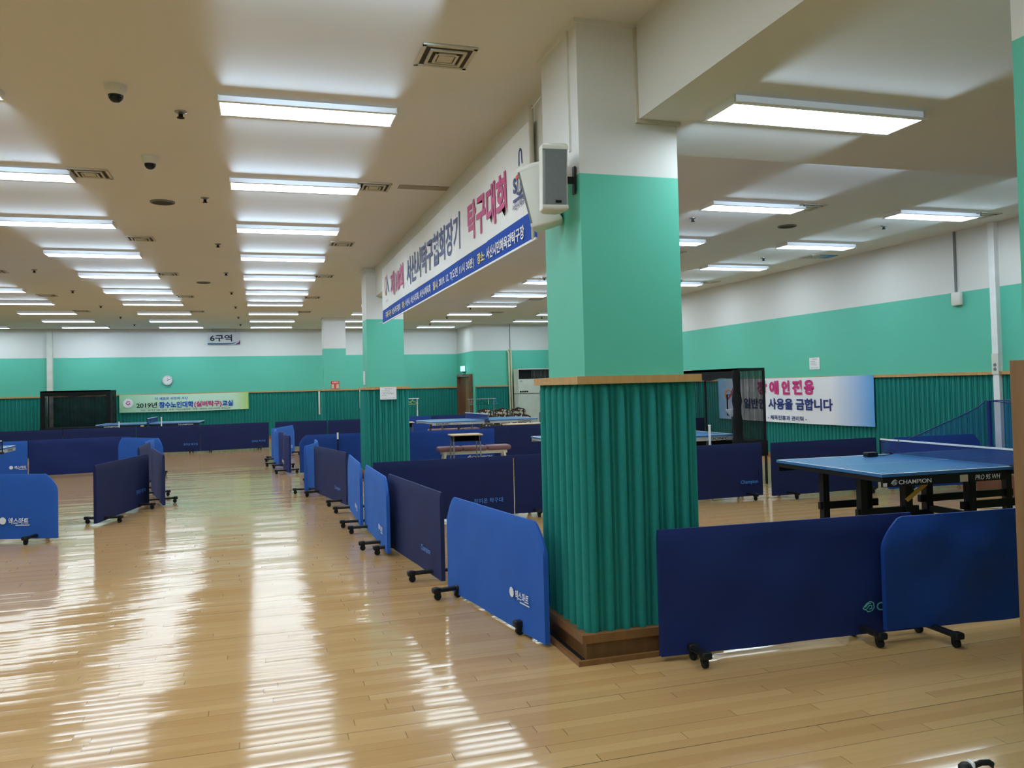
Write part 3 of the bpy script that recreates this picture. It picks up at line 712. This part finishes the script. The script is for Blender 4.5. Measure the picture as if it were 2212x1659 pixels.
# right one: box at the end of the half hidden table, open towards it (local y points to +X)
t = catch_net('black ball catch net in front of the right wall banner, beside the big pillar', (6.89, 12.60, 0), R(-90), 1.72, .43, 1.735, 'bnet')
m = MB(); k = 16
for j in range(k + 1):
    z = .5 + 1.22 * j / k
for i in range(9):
    a = 2 * pi * i / 9
rings = []
for j in range(14):
    z = .5 + 1.23 * j / 13; r = .055 + .035 * (1 - j / 13) + .012 * sin(j * 1.7)
    rings.append([(1.70 + r * 1.0 * cos(2 * pi * i / 12) * (1 + .15 * sin(3 * i + j)), -.03 + r * .9 * sin(2 * pi * i / 12), z) for i in range(12)])
m.loft(rings).build('gathered_drape', MT['drape'], t, 60)
t = catch_net('black ball catch net in front of the far wall, behind the far row of barriers', (-6.14, 27.2, 0), 0, 1.86, .9, 1.735, 'dnet')
for x in (.06, 1.80): MB().bevbox(x - .05, -.04, .4, x + .05, .02, 1.70, .015).build('gathered_drape', MT['drape'], t, 40)
t = thing('ball_robot', 'black table tennis ball thrower standing inside the catch net by the big pillar', 'ball thrower', (7.09, 11.4, .662))
MB().cyl((0, 0, .02), (0, 0, .34), .02).lathe([(.12, 0), (.12, .02), (.03, .04)]).build('stand', MT['black'], t, 40)
q = MB()
q.tube([(-.0, -.14, .36), (-.0, -.14, .69), (0, .14, .69), (0, .14, .36), (0, -.14, .36)], .013); q.build('hoop', MT['black'], t, 40)
MB().lathe([(.04, .35), (.09, .42), (.10, .46)], k=18).build('ball_hopper', MT['offwhite'], t, 50)
for i, (px_, y_, zt, lb) in enumerate(((-3.58, 24.02, .87, 'white pole end rising above the far barriers, left of the far table'), (-2.53, 23.92, .96, 'white pole rising above the far barriers in front of the far table net'), (5.68, 9.70, .98, 'white pole rising behind the navy barrier right of the big pillar'))):
    tag(MB().cyl((0, 0, 0), (0.0, 0, zt), .016).cyl((0, 0, zt), (0, 0, zt + .012), .02).build('white_pole', MT['white'], None, 40, (px_, y_, 0)), lb, 'pole', 'white poles by the barriers')

t = thing('net_pole', 'thin dark pole with white tip before the deep blue barrier, left of the second pillar', 'pole', (1.41, 16.08, 0))
MB().cyl((0, 0, 0), (0, 0, .64), .012).lathe([(.06, 0), (.06, .012), (.014, .02)]).build('stem', MT['black'], t, 40)
MB().cyl((0, 0, .64), (0, 0, .765), .017).build('white_tip', MT['white'], t, 40)
# ------------------------------------------------------------------ desks, bench, sofas, racks
def desk(label, x, y, rz):
    t = thing('school_desk', label, 'desk', (x, y, 0), rz, 'school desks')
    MB().bevbox(-.285, -.225, .70, .285, .225, .722, .006).build('desk_top', MT['deskwood'], t, 40)
    MB().box(-.24, -.20, .60, .24, .20, .606).box(-.24, .19, .60, .24, .20, .70).box(-.245, -.20, .60, -.239, .2, .70).box(.239, -.2, .6, .245, .2, .7).build('book_tray', MT['dark'], t)
    for a in (-1, 1):
        for b in (-1, 1):
            MB().tube([(a * .235, b * .15, .70), (a * .24, b * .17, .55), (a * .25, b * .19, .0)], .013).build('leg', MT['deskleg'], t, 40)
    MB().cyl((-.245, .18, .2), (.245, .18, .2), .01).cyl((-.247, -.18, .12), (-.247, .18, .12), .01).cyl((.247, -.18, .12), (.247, .18, .12), .01).build('stretcher', MT['deskleg'], t, 40)
desk('wooden topped school desk in front of the maroon bench', 3.555, 14.62, R(-3))
desk('school desk half hidden by the second pillar', 3.46, 20.95, R(-3))
t = thing('side_table', 'low table with pale wooden top in front of the floral sofas', 'table', (5.72, 17.85, 0), R(3))
MB().bevbox(-.46, -.25, .70, .46, .25, .722, .006).build('table_top', MT['deskwood'], t, 40)
for a in (-1, 1):
    for b in (-1, 1): MB().cyl((a * .4, b * .2, 0), (a * .4, b * .2, .70), .014).build('leg', MT['deskleg'], t, 40)
def bench(label, x, y, rz):
    t = thing('padded_bench', label, 'bench', (x, y, 0), rz, 'maroon padded benches')
    for i in range(3):
        x0 = -.70 + i * .467
        MB().bevbox(x0, -.17, .37, x0 + .463, .17, .46, .035).build('seat_pad', MT['maroon'], t, 40)
    MB().box(-.62, -.13, .31, .62, -.10, .37).box(-.62, .10, .31, .62, .13, .37).box(-.55, -.13, .31, -.51, .13, .35).box(.51, -.13, .31, .55, .13, .35).build('frame', MT['frame'], t)
    for a in (-1, 1):
        for b in (-1, 1): MB().bar((a * .56, b * .115, .36), (a * .62, b * .15, 0), .04, .04).build('leg', MT['frame'], t)
bench('maroon padded bench with cream legs behind the school desk', 3.87, 15.25, R(-3))
bench('maroon padded bench under the middle table of the right courts', 5.05, 22.1, R(3))
def sofa(label, x, y, rz):
    t = thing('armchair', label, 'armchair', (x, y, 0), rz, 'carved floral armchairs'); t.scale = (.76, .9, 1.0)
    MB().bevbox(-.27, -.28, .22, .27, .25, .44, .05).build('seat', MT['sofa'], t, 50)
    m = MB(); rings = []
    pr = [(-.30, .40), (-.335, .55), (-.33, .77), (-.26, .82), (0, .84), (.26, .82), (.33, .77), (.335, .55), (.30, .40)]
    m.loft([[(a, .24, z) for a, z in pr], [(a, .30, z) for a, z in pr]]).build('backrest', MT['sofa'], t, 40)
    MB().tube([(a * 1.02, .27, z + .01) for a, z in pr], .018).tube([(-.15, .27, .83), (-.07, .27, .862), (0, .27, .875), (.07, .27, .862), (.15, .27, .84)], .018).build('carved_frame', MT['carved'], t, 50)
    for s in (-1, 1):
        MB().tube([(s * .30, .27, .62), (s * .32, .0, .62), (s * .33, -.24, .58), (s * .33, -.27, .50)], .03).cyl((s * .32, -.25, .50), (s * .30, -.25, .0), .026, .02).build('armrest', MT['carved'], t, 50)
        MB().cyl((s * .24, .25, .3), (s * .25, .30, 0), .025, .018).build('leg', MT['carved'], t, 50)
sofa('carved floral armchair, left of three behind the middle table', 6.84, 25.15, R(2))
sofa('carved floral armchair, middle of three behind the middle table', 7.40, 25.17, R(2))
sofa('carved floral armchair, right of three behind the middle table', 7.96, 25.19, R(2))
def rack(label, x, y, w_, h_, mt):
    t = thing('coat_rack', label, 'coat rack', (x, y, 0), 0, 'clothes rails')
    MB().cyl((-w_ / 2 - .06, 0, h_), (w_ / 2 + .06, 0, h_), .014).build('rail', MT[mt], t, 40)
    for s in (-1, 1):
        MB().cyl((s * w_ / 2, 0, .05), (s * w_ / 2, 0, h_), .014).cyl((s * w_ / 2, 0, h_ * .55), (s * w_ / 2, 0, h_ * .72), .02).build('upright', MT[mt], t, 40)
        MB().bar((s * w_ / 2, -.22, .035), (s * w_ / 2, .22, .035), .03, .03).cyl((s * w_ / 2, -.2, 0), (s * w_ / 2, -.2, .03), .02).cyl((s * w_ / 2, .2, 0), (s * w_ / 2, .2, .03), .02).build('foot', MT[mt], t, 40)
def hanger(label, x, y, z, a, mt, w_=.2):
    m = MB(); c, s = cos(a), sin(a)
    P = [(0, 0), (.018, .02), (.012, .045), (-.012, .045), (-.016, .03)]
    m.tube([(q[0] * c, q[0] * s, q[1] - .045) for q in P[::-1]] + [(0, 0, -.06), (w_ * c, w_ * s, -.16), (w_ * c * .9, w_ * s * .9, -.172), (-w_ * c * .9, -w_ * s * .9, -.172), (-w_ * c, -w_ * s, -.16), (0, 0, -.062)], .007)
    tag(m.build('clothes_hanger', MT[mt], None, 50, (x, y, z)), label, 'clothes hanger', 'clothes hangers')
rack('white clothes rail half hidden by the second pillar', 4.22, 25.4, .90, 1.26, 'white')
hanger('yellow hanger at the right end of the white clothes rail', 4.52, 25.4, 1.26, R(15), 'hyellow')
hanger('pale yellow hanger on the white clothes rail, second from its right end', 4.38, 25.4, 1.26, R(35), 'hyellow', .19)
hanger('white hanger on the white clothes rail next to the yellow ones', 4.26, 25.4, 1.26, R(60), 'white')
rack('steel clothes rail beside the door', 6.87, 25.9, .82, 1.18, 'steel')
hanger('grey wire hanger at the left end of the steel clothes rail', 6.54, 25.9, 1.18, R(65), 'hgrey')
hanger('black hanger in the middle of the steel clothes rail', 6.86, 25.9, 1.18, R(8), 'black')
hanger('pale hanger right of the black one on the steel clothes rail', 7.10, 25.9, 1.18, R(75), 'hyellow')
hanger('blue hanger at the right end of the steel clothes rail', 7.33, 25.9, 1.18, R(50), 'hblue')

# ------------------------------------------------------------------ air conditioner, pipes, door, exit sign
t = thing('air_conditioner', 'tall cream standing air conditioner against the back wall', 'air conditioner', (8.27, 26.35, 0))
MB().box(0, 0, 0, 1.15, .5, 1.30).box(0, 0, 1.32, 1.15, .5, 1.80).box(0, .08, 1.80, 1.15, .5, 2.12).box(-.0, 0, 2.12, 1.15, .5, 2.15).box(0, .0, 1.80, .02, .1, 2.12).box(1.13, 0, 1.80, 1.15, .1, 2.12).build('cabinet', MT['acwhite'], t)
MB().box(.03, .06, 1.81, 1.12, .079, 2.11).build('air_outlet', MT['dark'], t)
m = MB()
for i in range(14): m.box(.5 + i * .045, .045, 1.83, .506 + i * .045, .06, 2.10)
m.build('louver', MT['grey'], t)
m = MB()
for i in range(4): m.cyl((.08 + i * .075, .0, 1.38), (.08 + i * .075, -.015, 1.38), .028, k=16)
m.build('dial', MT['dark'], t, 40)
MB().box(.05, -.004, 1.72, .15, 0, 1.745).build('badge', MT['grey'], t)
MB().box(.82, -.03, 1.33, .98, 0, 1.50).build('control_panel', MT['grey'], t)
for i, (x, zt, lb) in enumerate(((8.12, 2.76, 'cream lagged pipe on the back wall, left of the two beside the air conditioner'), (8.20, 2.84, 'cream lagged pipe on the back wall, right of the two beside the air conditioner'))):
    tag(MB().tube([(x, 27.03, zt), (x, 26.96, zt - .01), (x + .01, 26.93, zt - .06), (x + .02, 26.92, 1.6), (x + .03, 26.9, .6), (x + .04, 26.88, 0.0)], .03).build('pipe', MT['hose'], None, 50), lb, 'pipe', 'lagged pipes')
tag(MB().cyl((8.22, 27.03, 2.86), (8.22, 27.03, CEIL), .010).build('conduit', MT['grey'], None, 40), 'thin vertical conduit above the lagged pipes', 'conduit')
# door in the return wall, X = 6.93, facing -X
d = struct(MB().box(6.80, 27.25, 0, 6.928, 27.33, 2.02).box(6.80, 28.97, 0, 6.928, 29.05, 2.02).box(6.80, 27.33, 1.94, 6.928, 28.97, 2.02).build('door_1', MT['brown']))
MB().box(6.90, 27.33, 0.005, 6.926, 28.15, 1.94).build('leaf', MT['tanwood'], d)
MB().box(6.90, 28.15, 0.005, 6.926, 28.97, 1.94).build('leaf', MT['brown'], d)
MB().cyl((6.90, 27.42, 1.0), (6.84, 27.42, 1.0), .02).lathe([(.001, 0), (.03, .01), (.03, .03), (.001, .04)], (0, 0, 0), 14, Matrix.Translation((6.84, 27.42, 1.0)) @ Matrix.Rotation(R(-90), 4, 'Y')).build('handle', MT['steel'], d, 40)
MB().box(6.74, 27.25, 1.94, 6.80, 28.5, 1.97).box(6.70, 28.2, 1.97, 6.80, 28.5, 2.06).build('door_closer', MT['grey'], d)
t = thing('exit_sign', 'lit cyan exit sign box above the brown door', 'exit sign', (6.86, 28.3, 2.12))
MB().bevbox(-.045, -.14, 0, .045, .14, .21, .01).build('case', MT['offwhite'], t, 40)
MB().box(-.13, -.165, .02, .03, -.141, .19).box(-.05, -.142, .02, -.046, .13, .19).build('lit_face', MT['exitg'], t)
MB().box(-.02, -.02, -.03, .02, .02, 0).box(-.02, -.02, -.03, .07, .02, -.01).build('bracket', MT['grey'], t)

# ------------------------------------------------------------------ wall items
yw = 29.05
t = thing('wall_clock', 'round white wall clock on the green far wall', 'clock', (-2.87, yf(-2.87) - .045, 2.035), math.atan(.045))
RX = Matrix.Rotation(R(90), 4, 'X')
MB().lathe([(.16, -.04), (.16, .02), (.145, .03), (.14, .02)], m=RX, k=36).build('case', MT['glass'], t, 40)
MB().disc((0, -.022, 0), X3, Z3, .142, 36).build('dial', MT['clockface'], t, flip=False)
m = MB()
for i in range(12):
    a = i * pi / 6; m.stroke((0, -.025, 0), X3, Z3, [(.115 * sin(a), .115 * cos(a)), (.13 * sin(a), .13 * cos(a))], .010)
m.build('hour_mark', MT['lblack'], t, flip=False)
MB().stroke((0, -.027, 0), X3, Z3, [(-.01, -.004), (.068, .032)], .012).stroke((0, -.028, 0), X3, Z3, [(-.012, -.002), (.105, .022)], .008).build('clock_hand', MT['lblack'], t, flip=False)

t = thing('zone_sign', 'grey hanging sign reading zone six below the ceiling', 'sign', (-1.62, yf(-1.6) - .09, 3.19), math.atan(.045))
MB().box(0, 0, 0, 1.02, .03, .41).build('board', MT['signgrey'], t)
MB().text('6구역', (.07, -.003, .10), X3, Z3, .70, .23, .03).build('lettering', MT['lblack'], t, flip=False)
MB().stroke((0, -.003, 0), X3, Z3, [(0, .025), (.6, .025), (.8, .035), (.93, .085)], [.045, .045, .03, .004]).build('stripe', MT['teal2'], t, flip=False)
MB().poly([(.86, -.004, .004), (1.02, -.004, .004), (1.02, -.004, .15), (.97, -.004, .075)]).build('corner_mark', MT['lpurple'], t, flip=False)
for x in (.15, .87): MB().cyl((x, .015, .41), (x, .015, CEIL - 3.19), .006).build('hanging_rod', MT['steel'], t, 40)

def paper(name, label, org, ux, w_, h_, lines, cat='notice', th=.004, mt='paper', seed=0):
    org, ux = V(org), V(ux); nrm = ux.cross(Z3)
    t = thing(name, label, cat, org)
    q = MB(); a, b = V((0, 0, 0)), ux * w_
    q.loft([[a, b, b + Z3 * h_, Z3 * h_], [p + nrm * th for p in (a, b, b + Z3 * h_, Z3 * h_)]]).build('sheet', MT[mt], t)
    m = MB()
    for (txt, fx, fz, fw_, fh_) in lines: m.text(txt, nrm * (th + .001) + ux * w_ * fx + Z3 * h_ * fz, ux, Z3, w_ * fw_, h_ * fh_, .01)
    m.build('lettering', MT['lgrey'], t, flip=False)
    return t
paper('paper_notice', 'white printed notice taped over the wooden rail of the second pillar', (2.00, 14.405, 1.39), (1, 0, 0), .285, .215, [('체육관 이용 안내', .28, .82, .45, .08), ('- 체육관 내 음식물 반입금지', .08, .68, .5, .06), ('- 실내 전용 운동화 착용', .08, .56, .6, .06), ('- 사용 후 정리정돈', .08, .43, .75, .07), ('- 협조 바랍니다', .08, .30, .35, .06), ('시설관리팀', .08, .08, .85, .06)], th=.003)
paper('paper_notice', 'white printed notice on the green right wall above the banner', (9.935, 13.26, 1.745), (0, -1, 0), .30, .22, [('이용 안내문', .3, .82, .45, .09), ('- 실내 정숙', .1, .64, .5, .07), ('- 음식물 금지', .1, .5, .55, .07), ('- 정리정돈', .1, .36, .6, .07), ('체육진흥과', .1, .1, .8, .07)])
paper('paper_notice', 'white paper edge on the right wall, just right of the big pillar', (9.935, 18.25, 1.68), (0, -1, 0), .55, .17, [])
paper('strip_label', 'tall narrow white label on the left side of the second pillar', (1.797, 15.05, 1.66), (0, -1, 0), .24, .24, [('1', .35, .8, .1, .1), ('2', .35, .62, .2, .1), ('3', .35, .44, .2, .1), ('4', .35, .26, .2, .1), ('5', .35, .08, .2, .1)])
t = paper('extinguisher_sign', 'small red and cream fire extinguisher sign on the third pillar', (1.99, 24.59, 1.625), (1, 0, 0), .24, .22, [], cat='sign', mt='lred')
MB().box(.015, -.007, .01, .09, -.0045, .13).box(.15, -.007, .01, .225, -.0045, .13).build('cream_field', MT['vent'], t)
MB().text('소화기', (.03, -.006, .155), X3, Z3, .18, .05, .02).build('lettering', MT['lwhite'], t, flip=False)
# white trunking and boxes on the right wall
t = thing('cable_trunking', 'white vertical cable trunking with a socket on the right wall', 'trunking', (9.94, 9.08, 0))
MB().box(-.075, -.05, .12, 0, .05, CEIL - .002).build('channel', MT['white'], t)
MB().box(-.085, -.055, 1.57, -.074, .055, 1.86).build('socket_plate', MT['offwhite'], t)
MB().cyl((-.086, 0, 1.70), (-.09, 0, 1.70), .025).cyl((-.086, 0, 1.64), (-.09, 0, 1.64), .025).build('socket', MT['grey'], t, 40)
t = thing('wireless_box', 'rounded grey white box on the right wall below a thin conduit', 'network box', (9.94, 9.74, 2.60))
MB().bevbox(-.07, -.09, 0, -.002, .09, .20, .025).build('case', MT['offwhite'], t, 40)
tag(MB().box(9.915, 9.76, 2.80, 9.94, 9.79, CEIL - .002).build('conduit', MT['grey']), 'thin grey conduit above the rounded box on the right wall', 'conduit')
tag(MB().box(-6.32, 28.75, 0.02, -6.16, yf(-6.2), CEIL - .01).build('drain_pipe', MT['offwhite']), 'white vertical pipe casing on the far wall near the left picture edge', 'pipe')
for x, z0, z1, lb in ((1.93, .76, 1.56, 'thin grey vertical strip on the wall left of the third pillar'), (3.34, .93, 1.56, 'thin white vertical strip on the wall beside the second pillar')):
    tag(MB().box(x, yf(x) - .075, z0, x + .05, yf(x) - .045, z1).build('cable_cover', MT['offwhite']), lb, 'cable cover', 'cable covers')
tag(MB().tube([(8.6, 8.35, .62), (8.55, 8.3, .45), (8.35, 8.15, .2), (8.05, 7.95, .02), (7.95, 7.8, .012), (8.3, 7.55, .012), (9.0, 7.3, .012), (9.6, 7.6, .012)], .008).build('power_cord', MT['white'], None, 60), 'white power cord curling on the floor behind the near table', 'cord')
t = thing('wall_box', 'brown wooden box by the right wall behind the near table', 'box', (9.45, 8.25, 0))
MB().bevbox(-.35, -.5, 0, .35, .5, .26, .01).build('body', MT['brown'], t, 40)
MB().box(-.36, -.51, .26, .36, .51, .28).build('lid', MT['darkwood'], t)

# ------------------------------------------------------------------ wall speakers on the big pillar
def column_speaker(label, loc, rz, tilt, W=.145, D=.17, Hh=.39):
    t = thing('wall_speaker', label, 'speaker', loc, rz, 'column speakers on the big pillar'); t.rotation_euler = (tilt, 0, rz)
    w2 = W / 2
    prof = [(-w2, -D * .5 + .01), (-w2, -.0), (-w2 * .6, D * .42), (w2 * .6, D * .42), (w2, 0), (w2, -D * .5 + .01)]
    MB().loft([[(x, y, z) for x, y in prof] for z in (-Hh / 2 + .035, Hh / 2 - .035)]).build('cabinet', MT['offwhite'], t, 50)
    def cap(za, zb, sgn):
        rg = []
        for q, zz in ((1.0, za), (1.02, za + (zb - za) * .5), (.93, za + (zb - za) * .85), (.8, zb)): rg.append([(x * q, y * q - (.004 if y < -.02 else 0), zz) for x, y in [(-w2 * 1.01, -D * .5), (-w2 * 1.01, 0), (-w2 * .6, D * .44), (w2 * .6, D * .44), (w2 * 1.01, 0), (w2 * 1.01, -D * .5)]])
        return MB().loft(rg)
    cap(Hh / 2 - .036, Hh / 2, 1).build('end_cap', MT['offwhite'], t, 60); cap(-Hh / 2 + .036, -Hh / 2, 1).build('end_cap', MT['offwhite'], t, 60)
    MB().loft([[(-w2 + .004, -D * .5 + .012, z), (-w2 * .8, -D * .5 - .004, z), (w2 * .8, -D * .5 - .004, z), (w2 - .004, -D * .5 + .012, z)] for z in (-Hh / 2 + .036, Hh / 2 - .036)]).build('grille', MT['grille'], t)
    MB().box(-.0, -D * .5 - .007, -Hh / 2 + .048, .035, -D * .5 - .004, -Hh / 2 + .062).build('badge', MT['dark'], t)
    return t
t = column_speaker('grey fronted wall speaker on the big pillar, facing the camera', (1.655, 4.52, 2.77), R(-6), R(4), W=.15)
MB().box(.05, .0, -.02, .14, .03, .02).box(.134, -.01, -.08, .143, .04, .08).build('bracket', MT['black'], t)
t = column_speaker('wall speaker on the big pillar turned away to the hall, behind the grey fronted one', (1.69, 4.80, 2.74), R(-118), R(13), D=.2, Hh=.40)
MB().box(-.02, .05, -.02, .02, .155, .02).build('bracket', MT['grey'], t)
tag(MB().box(1.792, 4.575, 2.96, 1.806, 4.595, CEIL - .026).build('conduit', MT['offwhite']), 'thin vertical cable cover above the pillar speakers', 'conduit')

# ------------------------------------------------------------------ banners
def cloth(mb, org, ux, w_, h_, amp, seed, sag=0.0, nx=60, nz=10, zc=None):
    org, ux = V(org), V(ux); nrm = ux.cross(Z3); rnd = random.Random(seed); ph = [rnd.uniform(0, 6) for _ in range(4)]
    g = []
    for s in (0, -1):
        for i in range(nx + 1):
            for j in range(nz + 1):
                u, v = i / nx, j / nz
                d = amp * (sin(9 * u * w_ / 4 + ph[0] + v * 2) * .5 + sin(4 * u * w_ / 4 - v * 3 + ph[1]) * .5)
                z = v * h_ - sag * sin(pi * u)
                g.append(org + ux * (u * w_) + nrm * (d * .8 + s * .004) + Z3 * z)
    n = len(mb.v); mb.v += [tuple(p) for p in g]; K = (nx + 1) * (nz + 1)
    idx = lambda s, i, j: n + s * K + i * (nz + 1) + j
    for i in range(nx):
        for j in range(nz):
            mb.f.append((idx(0, i, j), idx(0, i + 1, j), idx(0, i + 1, j + 1), idx(0, i, j + 1))); mb.f.append((idx(1, i, j), idx(1, i, j + 1), idx(1, i + 1, j + 1), idx(1, i + 1, j)))
    for i in range(nx):
        for j in (0, nz): mb.f.append((idx(0, i, j), idx(0, i + 1, j), idx(1, i + 1, j), idx(1, i, j)))
    for j in range(nz):
        for i in (0, nx): mb.f.append((idx(0, i, j), idx(0, i, j + 1), idx(1, i, j + 1), idx(1, i, j)))
    return mb
# hanging banner between the first two pillars (x = 1.93, faces -X); its left end is the far one
t = thing('hanging_banner', 'long white and blue banner hanging between the first two pillars', 'banner', (1.93, 13.38, 2.635))
UX = V((0, -1, 0)); nb = UX.cross(Z3)
cloth(MB(), (0, 0, .205), UX, 7.70, .675, .006, 3).build('sheet', MT['banner'], t, 60)
cloth(MB(), (0, 0, 0), UX, 7.76, .21, .006, 3).build('blue_band', MT['band'], t, 60)
MB().box(-.008, -7.76, -.012, .004, 0, .004).build('bottom_hem', MT['white'], t)
Yb = lambda Y: 13.38 - Y
def put(mb, txt, Ya, Yc, z0, z1, bold=.03):
    mb.text(txt, nb * .0068 + UX * Yb(Ya) + Z3 * (z0 - 2.635), UX, Z3, Ya - Yc, z1 - z0, bold)
m = MB(); put(m, '제18회', 12.48, 11.31, 2.96, 3.32, .03); put(m, '탁구대회', 7.62, 6.33, 2.945, 3.31, .035); m.build('lettering', MT['lmag'], t, flip=False)
m = MB(); put(m, '서산시탁구협회장기', 11.05, 7.93, 2.945, 3.32, .025); put(m, '서산시탁구협회', 6.17, 5.74, 2.935, 2.99, .02)
o = nb * .0068 + UX * Yb(6.15) + Z3 * (3.01 - 2.635)
m.stroke(o, UX, Z3, [(0, 0), (.36, 0)], .022); m.text('S', o + Z3 * .055 + UX * .01, UX, Z3, .08, .12, .04)
m.stroke(o, UX, Z3, [(.12, .06), (.13, .15)], .02).stroke(o, UX, Z3, [(.19, .06), (.20, .15)], .02).stroke(o, UX, Z3, [(.10, .05), (.16, .025), (.23, .05), (.27, .14)], .025)
m.stroke(o, UX, Z3, [(.17, .24), (.18, .34), (.21, .36), (.24, .34), (.25, .24)], .02)
m.build('lettering', MT['lnavy'], t, flip=False)
MB().stroke(o, UX, Z3, [(.09, .165), (.24, .175)], .028).build('lettering', MT['lred'], t, flip=False)
o = nb * .0068 + UX * Yb(13.12) + Z3 * (3.03 - 2.635)
MB().stroke(o, UX, Z3, [(.20, .30), (.10, .28), (.02, .16), (.10, .04), (.20, .02)], [.02, .04, .06, .05, .03]).build('emblem', MT['lorange'], t, flip=False)
MB().stroke(o, UX, Z3, [(.14, .02), (.22, .12), (.26, .32)], [.04, .05, .03]).build('emblem', MT['lmag'], t, flip=False)
MB().stroke(o, UX, Z3, [(.27, .30), (.34, .16), (.44, .04)], [.03, .05, .04]).build('emblem', MT['lsky'], t, flip=False)
m = MB(); put(m, '서산시', 12.98, 12.74, 2.93, 2.97, .01); m.build('lettering', MT['lgrey'], t, flip=False)
m = MB(); put(m, '서산시탁구협회', 12.42, 11.62, 2.685, 2.785, .02); put(m, '서산시, 서산시의회, 서산시체육회', 11.20, 9.46, 2.68, 2.785, .02); put(m, '2019. 12. 7(오전 11시 30분)', 8.98, 7.42, 2.675, 2.785, .02); put(m, '서산시민체육관탁구장', 6.98, 5.89, 2.68, 2.785, .025); m.build('lettering', MT['lwhite'], t, flip=False)
m = MB(); put(m, '주최·주관:', 13.03, 12.48, 2.685, 2.785, .02); put(m, '후원:', 11.48, 11.26, 2.685, 2.785, .02); put(m, '일시:', 9.31, 9.03, 2.685, 2.785, .02); put(m, '장소:', 7.29, 7.04, 2.685, 2.785, .025); m.build('lettering', MT['lyel'], t, flip=False)
MB().cyl((.0, -7.70, .0), (.0, -7.70, .98), .018).build('end_pole', MT['vent'], t, 40)
MB().tube([(0, 0, .02), (.02, .55, .06), (.03, 1.12, .04)], .004).tube([(0, -7.7, .95), (0.02, -8.0, 1.0), (.03, -8.3, 1.02)], .004).build('cord', MT['white'], t, 40)

# right wall banner (faces -X)
t = thing('wall_banner', 'white banner with blue ends on the teal right wall', 'banner', (9.87, 16.42, .735))
cloth(MB(), (0, 0, 0), UX, 4.92, .875, .006, 5, sag=.012).build('sheet', MT['blend'], t, 60)
Yb2 = lambda Y: 16.42 - Y
def put2(mb, txt, Ya, Yc, z0, z1, bold): mb.text(txt, UX.cross(Z3) * .008 + UX * Yb2(Ya) + Z3 * (z0 - .735), UX, Z3, Ya - Yc, z1 - z0, bold)
m = MB(); put2(m, '장', 14.90, 14.55, 1.27, 1.55, .05); put2(m, '애', 14.47, 14.16, 1.27, 1.55, .05); put2(m, '인', 14.06, 13.80, 1.27, 1.55, .05); put2(m, '전', 13.72, 13.42, 1.27, 1.55, .05); put2(m, '용', 13.36, 13.06, 1.27, 1.55, .05); m.build('lettering', MT['lmag'], t, flip=False)
m = MB(); put2(m, '일반인 사용을 금합니다', 15.40, 12.55, .975, 1.2, .035); m.build('lettering', MT['lnavy'], t, flip=False)
m = MB(); put2(m, '- 체육진흥과 관리팀 -', 14.55, 13.30, .77, .86, .02); m.build('lettering', MT['lnavy'], t, flip=False)
o = UX.cross(Z3) * .008 + UX * Yb2(16.17) + Z3 * (1.16 - .735)
MB().stroke(o, UX, Z3, [(.30, .16), (.20, .21), (.08, .18), (.02, .10), (.08, .03)], [.02, .03, .04, .04, .03]).build('emblem', MT['lorange'], t, flip=False)
MB().stroke(o, UX, Z3, [(.08, .03), (.17, .02), (.26, .10), (.36, .25)], [.04, .05, .05, .03]).build('emblem', MT['lmag'], t, flip=False)

# far wall banner
t = thing('wall_banner', 'pale green printed banner on the far wall below the clock', 'banner', (-4.29, yf(-4.29) - .085, 1.03), math.atan(.045))
cloth(MB(), (0, 0, 0), X3, 3.93, .565, .015, 7, sag=.02).build('sheet', MT['pale'], t, 60)
def put3(mb, txt, x0, x1, z0, z1, bold): mb.text(txt, V((x0 + 4.29, -.024, z0 - 1.03)), X3, Z3, x1 - x0, z1 - z0, bold)
m = MB(); put3(m, '2019년', -3.79, -3.18, 1.16, 1.335, .02); put3(m, '기간 : 2019년 3월~11월   주최 : 서산시체육회   후원 : 서산시, 서산시의회, 충청남도', -3.67, -.93, 1.05, 1.11, .005); m.build('lettering', MT['lblack'], t, flip=False)
m = MB(); put3(m, '장수노인대학', -3.12, -2.08, 1.135, 1.34, .035); put3(m, '교실', -1.19, -.86, 1.15, 1.34, .035); put3(m, '더 새로운 시민의 서산', -3.24, -2.25, 1.405, 1.49, .015); m.build('lettering', MT['band'], t, flip=False)
m = MB(); put3(m, '(실버탁구)', -2.06, -1.21, 1.12, 1.34, .035); m.build('lettering', MT['lmag'], t, flip=False)
MB().disc((.26, -.022, .29), X3, Z3, .15, 28).build('emblem', MT['lwhite'], t, flip=False)
MB().stroke((.26, -.025, .29), X3, Z3, [(.06, .04), (-.02, .06), (-.06, 0), (0, -.05), (.06, -.02), (.02, .01)], .03).build('emblem', MT['lmag'], t, flip=False)

# ------------------------------------------------------------------ unidentified object at the bottom picture edge, shaped as a hand tool
t = thing('floor_object', 'black and white unidentified object on the floor, cut off by the bottom picture edge', 'tool', (2.575, 2.575, 0), R(-14)); t.scale = (.8, .8, 1)
MB().lathe([(.001, .075), (.022, .073), (.034, .062), (.036, .03), (.03, 0)], k=18).build('head', MT['black'], t, 50)
MB().bevbox(.018, -.026, .03, .034, .026, .082, .007).build('white_collar', MT['white'], t, 40)
MB().tube([(.03, 0, .06), (.075, 0, .072), (.115, 0, .072), (.132, -.004, .062)], .0125).build('grip', MT['black'], t, 50)
MB().tube([(.13, -.004, .062), (.134, -.01, .03), (.132, -.02, .004)], .004).build('trigger', MT['black'], t, 50)
